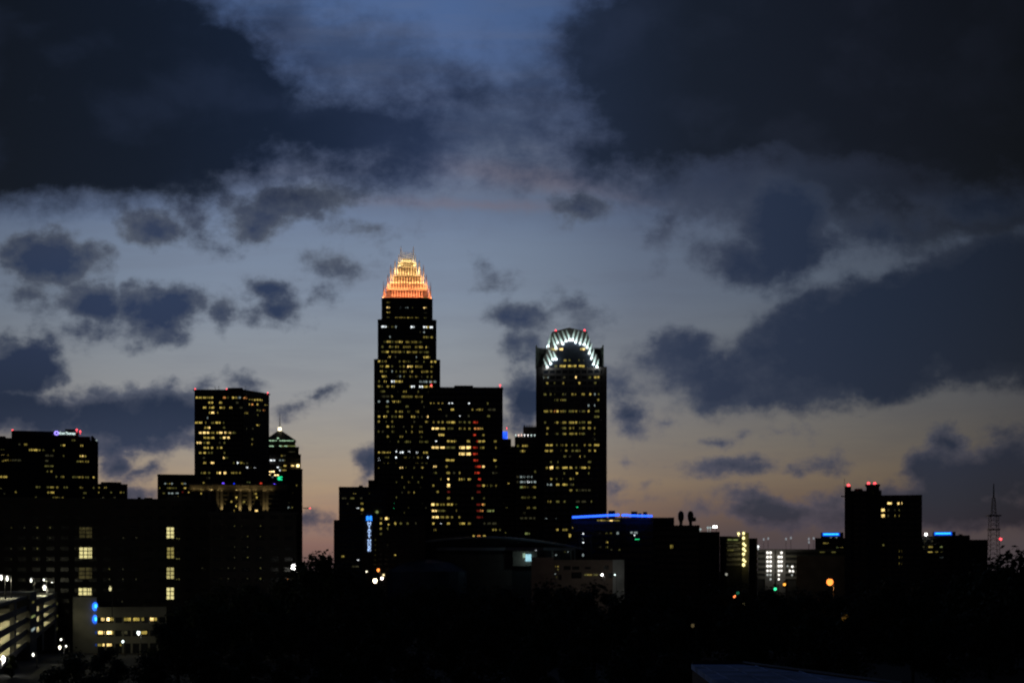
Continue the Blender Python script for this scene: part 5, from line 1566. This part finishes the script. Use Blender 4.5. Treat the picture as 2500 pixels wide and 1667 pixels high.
def aircraft():
    D = 3800.0; X = xpx(748, D); Z = zpx(1240, D)
    root = thing('aircraft', 'tiny distant aircraft with a red light low in the gap of bright sky', 'aircraft', (X, D, Z))
    f = MB(); prof = ((-8, .2), (-7, .8), (-4, 1.2), (3, 1.2), (6, .8), (8.5, .3)); n = 10; vs = []
    for x, r_ in prof:
        for i in range(n): vs.append((X + x, D + r_ * math.cos(2 * math.pi * i / n), Z + r_ * math.sin(2 * math.pi * i / n)))
    f.add(vs, [(j * n + i, j * n + (i + 1) % n, (j + 1) * n + (i + 1) % n, (j + 1) * n + i) for j in range(len(prof) - 1) for i in range(n)])
    f.build('fuselage', METAL, root, True)
    w = MB(); w.hexa((X - 1, D - 8, Z + .2), (X + 1.2, D - 8, Z + .2), (X + 2, D + 8, Z + .2), (X - 1.5, D + 8, Z + .2), (0, 0, .25)); w.build('wings', METAL, root)
    t = MB(); t.hexa((X - 8, D - .1, Z), (X - 6, D - .1, Z), (X - 7.2, D - .1, Z + 2.8), (X - 8.2, D - .1, Z + 2.8), (0, .2, 0)); t.build('tail_fin', METAL, root)
    b = MB(); b.ball((X + 9, D - 1, Z), 1.6); o = b.build('beacon', BEAC, root); o['label'] = 'red light'
aircraft()

# ------------------------------------------------------------------ near roof, lower right
def near_roof():
    zt = 32 - 230 / F * 92
    P_ = [(xpx(1690, 92), 92.0), (xpx(1815, 92), 92.0), (xpx(2205, 75), 75.0), (xpx(2300, 66), 60.0), (xpx(1690, 92) - 1.0, 60.0)]
    poly = [P_[4], P_[3], P_[2], P_[1], P_[0]]
    root = thing('flat_roof_building', 'near building showing only its flat roof with a painted blue sky sheen in the lower right', 'building', (sum(p[0] for p in P_) / 5, 76, 11))
    w = MB(); w.prism(poly, 10, zt - .3); w.build('wall', BRICK, root)
    r = MB(); r.prism(grow(poly, .15), zt - .3, zt); r.build('roof', ROOFBL, root)
    k = MB()
    for i in (2, 3):
        a, b = Vector((*poly[i], zt)), Vector((*poly[(i + 1) % 5], zt))
        k.tube(a + Vector((0, 0, .05)), b + Vector((0, 0, .05)), .14, .14, 6)
    k.build('roof_edging', METAL, root)
    sm_ = MB()
    for x in (1748, 1815, 1886, 1960):
        X = xpx(x, 84); sm_.box(X - .04, X + .04, 61, min(91, 92 - max(0, (X - xpx(1815, 92))) * 3.0) - 1.0, zt + .004, zt + .07)
    sm_.build('roof_seams', ROOFBL, root)
near_roof()

# ================================================================== street lamps and signals among the trees
lamp_post(716.5, 1383, 560, 'very bright white street lamp at the right end of the stairwell block', None, LWHITE, 1.15, None, .9, 900, stretch=1.4)
lamp_post(915.5, 1417, 700, 'lowest and largest white street lamp left of the arena', None, emit('lamp_warm_white', (1, .86, .58), 6.5, 0), 1.1, None, 1.0, stretch=1.3)
lamp_post(932.5, 1411, 710, 'white street lamp just above and right of the lowest lamp by the arena', None, emit('lamp_pinkish', (1, .85, .75), 4.5, 0), .75, None, .8, stretch=1.3)
lamp_post(936.5, 1403, 715, 'dim yellow street lamp above two brighter lamps by the arena', None, emit('lamp_dim_yellow', (1, .8, .4), 1.6, 0), .6, None, .8, stretch=1.2)
lamp_post(923.5, 1390.5, 720, 'amber street lamp below the hotel name', None, LORANGE, .8, None, .9, 300, (1, .5, .15), stretch=1.3)
lamp_post(895, 1394.5, 722, 'small pale street lamp at the foot of the foot block', None, emit('lamp_small_pale', (.9, .85, .6), 2.2, 0), .5, None, .8, stretch=1.3)
lamp_post(2026, 1420, 420, 'big round orange street lamp below the white lamp garage', None, LORANGE, 1.05, None, 1.0, 500, (1, .45, .12), stretch=1.2)
lamp_post(8, 1608, 300, 'bright white street lamp in the lower left corner', None, LWHITE, .45, None, 1.1, 260, stretch=2.0)
lamp_post(81, 1597, 330, 'small slanting white street lamp low on the left', None, emit('lamp_small_white', (1, 1, .85), 3, 0), .26, None, .8, stretch=2.0)
lamp_post(146, 1579, 350, 'long bright street lamp by the far end of the garage', None, emit('lamp_cream', (1, .95, .7), 3, 0), .36, None, 1.0, 120, stretch=1.8)
lamp_post(149, 1560, 362, 'upper small street lamp left of the parking annex', None, emit('lamp_small_white', (1, 1, .85), 3, 0), .26, None, .7, stretch=1.6)
lamp_post(161.5, 1576, 356, 'small street lamp beside the long bright lamp near the garage', None, emit('lamp_small_white', (1, 1, .85), 3, 0), .22, None, .7, stretch=1.6)
lamp_post(300, 1565, 470, 'single white street lamp below the parking annex', None, emit('lamp_cool_dot', (.85, 1, .95), 2.6, 0), .42, None, .7, stretch=1.6)
lamp_post(338, 1543.5, 500, 'bright white street lamp before the parking annex wall', None, emit('lamp_cool_dot', (.85, 1, .95), 2.6, 0), .62, None, .8, 200, stretch=1.6)
lamp_post(269, 1436, 540, 'thin yellowish street lamp over the parking annex roof', None, emit('lamp_thin_yellow', (1, .9, .45), .8, 0), .55, 14, .7, stretch=2.2)
lamp_post(1773.5, 1401, 640, 'faint grey street lamp left of the yellow stair lamps', None, emit('lamp_faint_grey', (.6, .6, .5), .5, 0), .6, None, .7, stretch=1.4)
lamp_post(1815, 1475, 430, 'faint yellowish street lamp in the dark trees under the traffic lights', None, emit('lamp_faint_yellow', (.9, .8, .35), .35, 0), .6, None, .7, stretch=1.4)
lamp_post(1691, 1526, 300, 'barely lit brown street lamp deep in the dark trees', None, emit('lamp_faint_brown', (.6, .45, .2), .12, 0), .4, None, .7, stretch=1.4)
lamp_post(2064, 1508, 300, 'dim smudged amber lamp in the dark trees on the right', None, emit('lamp_dim_amber', (.8, .4, .06), .09, .4), .9, None, .7, stretch=1.1)

def traffic_light(px, py, Y, m, idx, label):
    X, z = xpx(px, Y), zpx(py, Y)
    root = thing('traffic_light', label, 'traffic light', (X + .9, Y, gz(Y)), 'traffic lights among the dark trees')
    p = MB(); p.tube((X + .9, Y, gz(Y) - .2), (X + .9, Y, z + 1.2), .13, .1, 8); p.tube((X + .9, Y, z + 1.0), (X, Y, z + 1.0), .06, .06, 6); p.build('pole', METAL, root)
    h = MB(); c = z + (idx - 1) * .55; h.box(X - .32, X + .32, Y, Y + .4, c - .9, c + .9); h.build('signal_head', METAL, root)
    for k_ in range(3):
        l_ = MB(); l_.ball((X, Y - .08, c + (1 - k_) * .55), .42 if k_ == idx else .22, 2, (1, .4, 1))
        l_.build('signal_lens', m if k_ == idx else mat('dark_lens', (.02, .02, .02), .3), root)
traffic_light(1892.5, 1437, 430, emit('signal_green', (.05, 1, .42), 1.6, 0), 2, 'green traffic light below the white stair lamps')
traffic_light(1915, 1426, 440, emit('signal_amber', (1, .42, .06), 1.8, 0), 1, 'amber traffic light just under the white stair lamps')
traffic_light(1793.5, 1455.5, 420, emit('signal_orange_red', (1, .24, .07), 2.0, 0), 0, 'orange red traffic light in the dark trees')
traffic_light(1801, 1447, 430, emit('signal_dim_green', (.06, .7, .4), .3, 0), 2, 'dim green traffic light beside the orange red one')

# ================================================================== trees
TREE = []
def tree_proto(seed, tall=16.0, broad=6.2, n=3600, leaf=LEAF):
    rnd = random.Random(seed)
    lobes = []
    for i in range(13):
        a = rnd.uniform(0, 6.28); t = (i + rnd.random()) / 13
        rr = broad * (.85 - .6 * max(0, t - .25)) * rnd.uniform(.35, 1)
        lobes.append((math.cos(a) * rr, math.sin(a) * rr, tall * (.16 + .70 * t), broad * rnd.uniform(.30, .52) * (1 - .4 * t)))
    lobes.append((0, 0, tall * .88, broad * .34)); lobes.append((0, 0, tall * .6, broad * .6))
    vs, fs = [], []
    for i in range(n):
        lx, ly, lz, lr = rnd.choice(lobes)
        v = Vector((rnd.gauss(0, 1), rnd.gauss(0, 1), rnd.gauss(0, .8))).normalized() * lr * (rnd.random() ** .4) * rnd.uniform(.8, 1.12)
        c = Vector((lx, ly, lz)) + v
        nn = (v.normalized() + Vector((rnd.uniform(-.8, .8), rnd.uniform(-.8, .8), rnd.uniform(-.2, 1)))).normalized()
        x = nn.orthogonal().normalized(); x.rotate(Matrix.Rotation(rnd.uniform(0, 6.28), 3, nn)); y = nn.cross(x); s_ = rnd.uniform(.24, .5)
        k_ = len(vs); vs += [c - x * s_, c - y * s_ * .6, c + x * s_, c + y * s_ * .6 + nn * .1]; fs.append((k_, k_ + 1, k_ + 2, k_ + 3))
    cr = bpy.data.meshes.new('crown'); cr.from_pydata([tuple(v) for v in vs], [], fs); cr.materials.append(leaf)
    mb = MB(); mb.tube((0, 0, -1.0), (0, 0, tall * .45), .38, .24, 8)
    for lx, ly, lz, lr in lobes[:7]: mb.tube((0, 0, tall * rnd.uniform(.25, .42)), (lx * .8, ly * .8, lz), .17, .05, 6)
    tr = bpy.data.meshes.new('trunk'); tr.from_pydata(mb.v, [], mb.f); tr.materials.append(BARK)
    return cr, tr
PROT = [tree_proto(11 + i, 16, (7.0, 8.4, 6.4, 9.0)[i]) for i in range(4)]
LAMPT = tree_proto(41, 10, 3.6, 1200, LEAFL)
def tree(px, py, Y, label, group=None, proto=None, wide=1.0, k=[0]):
    cr, tr = proto or PROT[k[0] % 4]; k[0] += 1
    X = xpx(px, Y); zb = gz(Y); h = zpx(py, Y) - zb
    o = thing('tree', label, 'tree', (X, Y, zb), group)
    s_ = h / (10.0 if proto else 16.0)
    o.scale = (s_ * wide, s_ * wide, s_); o.rotation_euler = (0, 0, random.uniform(0, 6.28))
    for nm, me in (('crown', cr), ('trunk', tr)):
        c = bpy.data.objects.new(nm, me); COL.objects.link(c); c.parent = o
tree(783, 1343, 400, 'black tree with the tallest crown against the pink sky left of the hotel')
tree(742, 1372, 430, 'black tree crown between the bright lamp and the tallest crown')
tree(828, 1370, 410, 'black tree crown right of the tallest crown before the foot block')
tree(868, 1402, 420, 'low black tree crown below the small pale lamp')
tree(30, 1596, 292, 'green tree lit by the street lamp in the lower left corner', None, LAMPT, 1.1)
tree(480, 1462, 360, 'large black tree hiding the right end of the parking annex', None, None, 1.2)
tree(405, 1520, 330, 'rounded black tree below the right end of the parking annex')
tree(2470, 1349, 300, 'black tree rising highest at the right edge of the picture', None, None, 1.1)
tree(2520, 1340, 310, 'black tree cut by the right edge of the picture', None, None, 1.2)
tree(2415, 1368, 330, 'black tree at the foot of the lattice mast')
tree(2350, 1392, 350, 'black tree below the unlit block with the stepped roof')
WL, WG = 'dark leafy tree lost in the unlit woods below the skyline', 'dark trees of the unlit woods'
row = []
for i in range(24): row.append((540 + i * 78 + random.uniform(-25, 25), random.uniform(1419, 1430) + (12 if 1850 < 540 + i * 78 < 2080 else 0), random.uniform(440, 540)))
for i in range(25): row.append((500 + i * 82 + random.uniform(-30, 30), random.uniform(1442, 1454), random.uniform(350, 410)))
for i in range(19): row.append((420 + i * 112 + random.uniform(-35, 35), random.uniform(1478, 1500), random.uniform(250, 300)))
for i in range(15): row.append((150 + i * 112 + random.uniform(-40, 40), random.uniform(1570, 1600), random.uniform(190, 225)))
for i in range(4): row.append((2180 + i * 95, random.uniform(1405, 1418), random.uniform(400, 440)))
for x, y, Y in row: 
    if 960 < x < 1350 and y < 1420: y += 4
    tree(x, y, Y, WL, WG, None, 1.15)
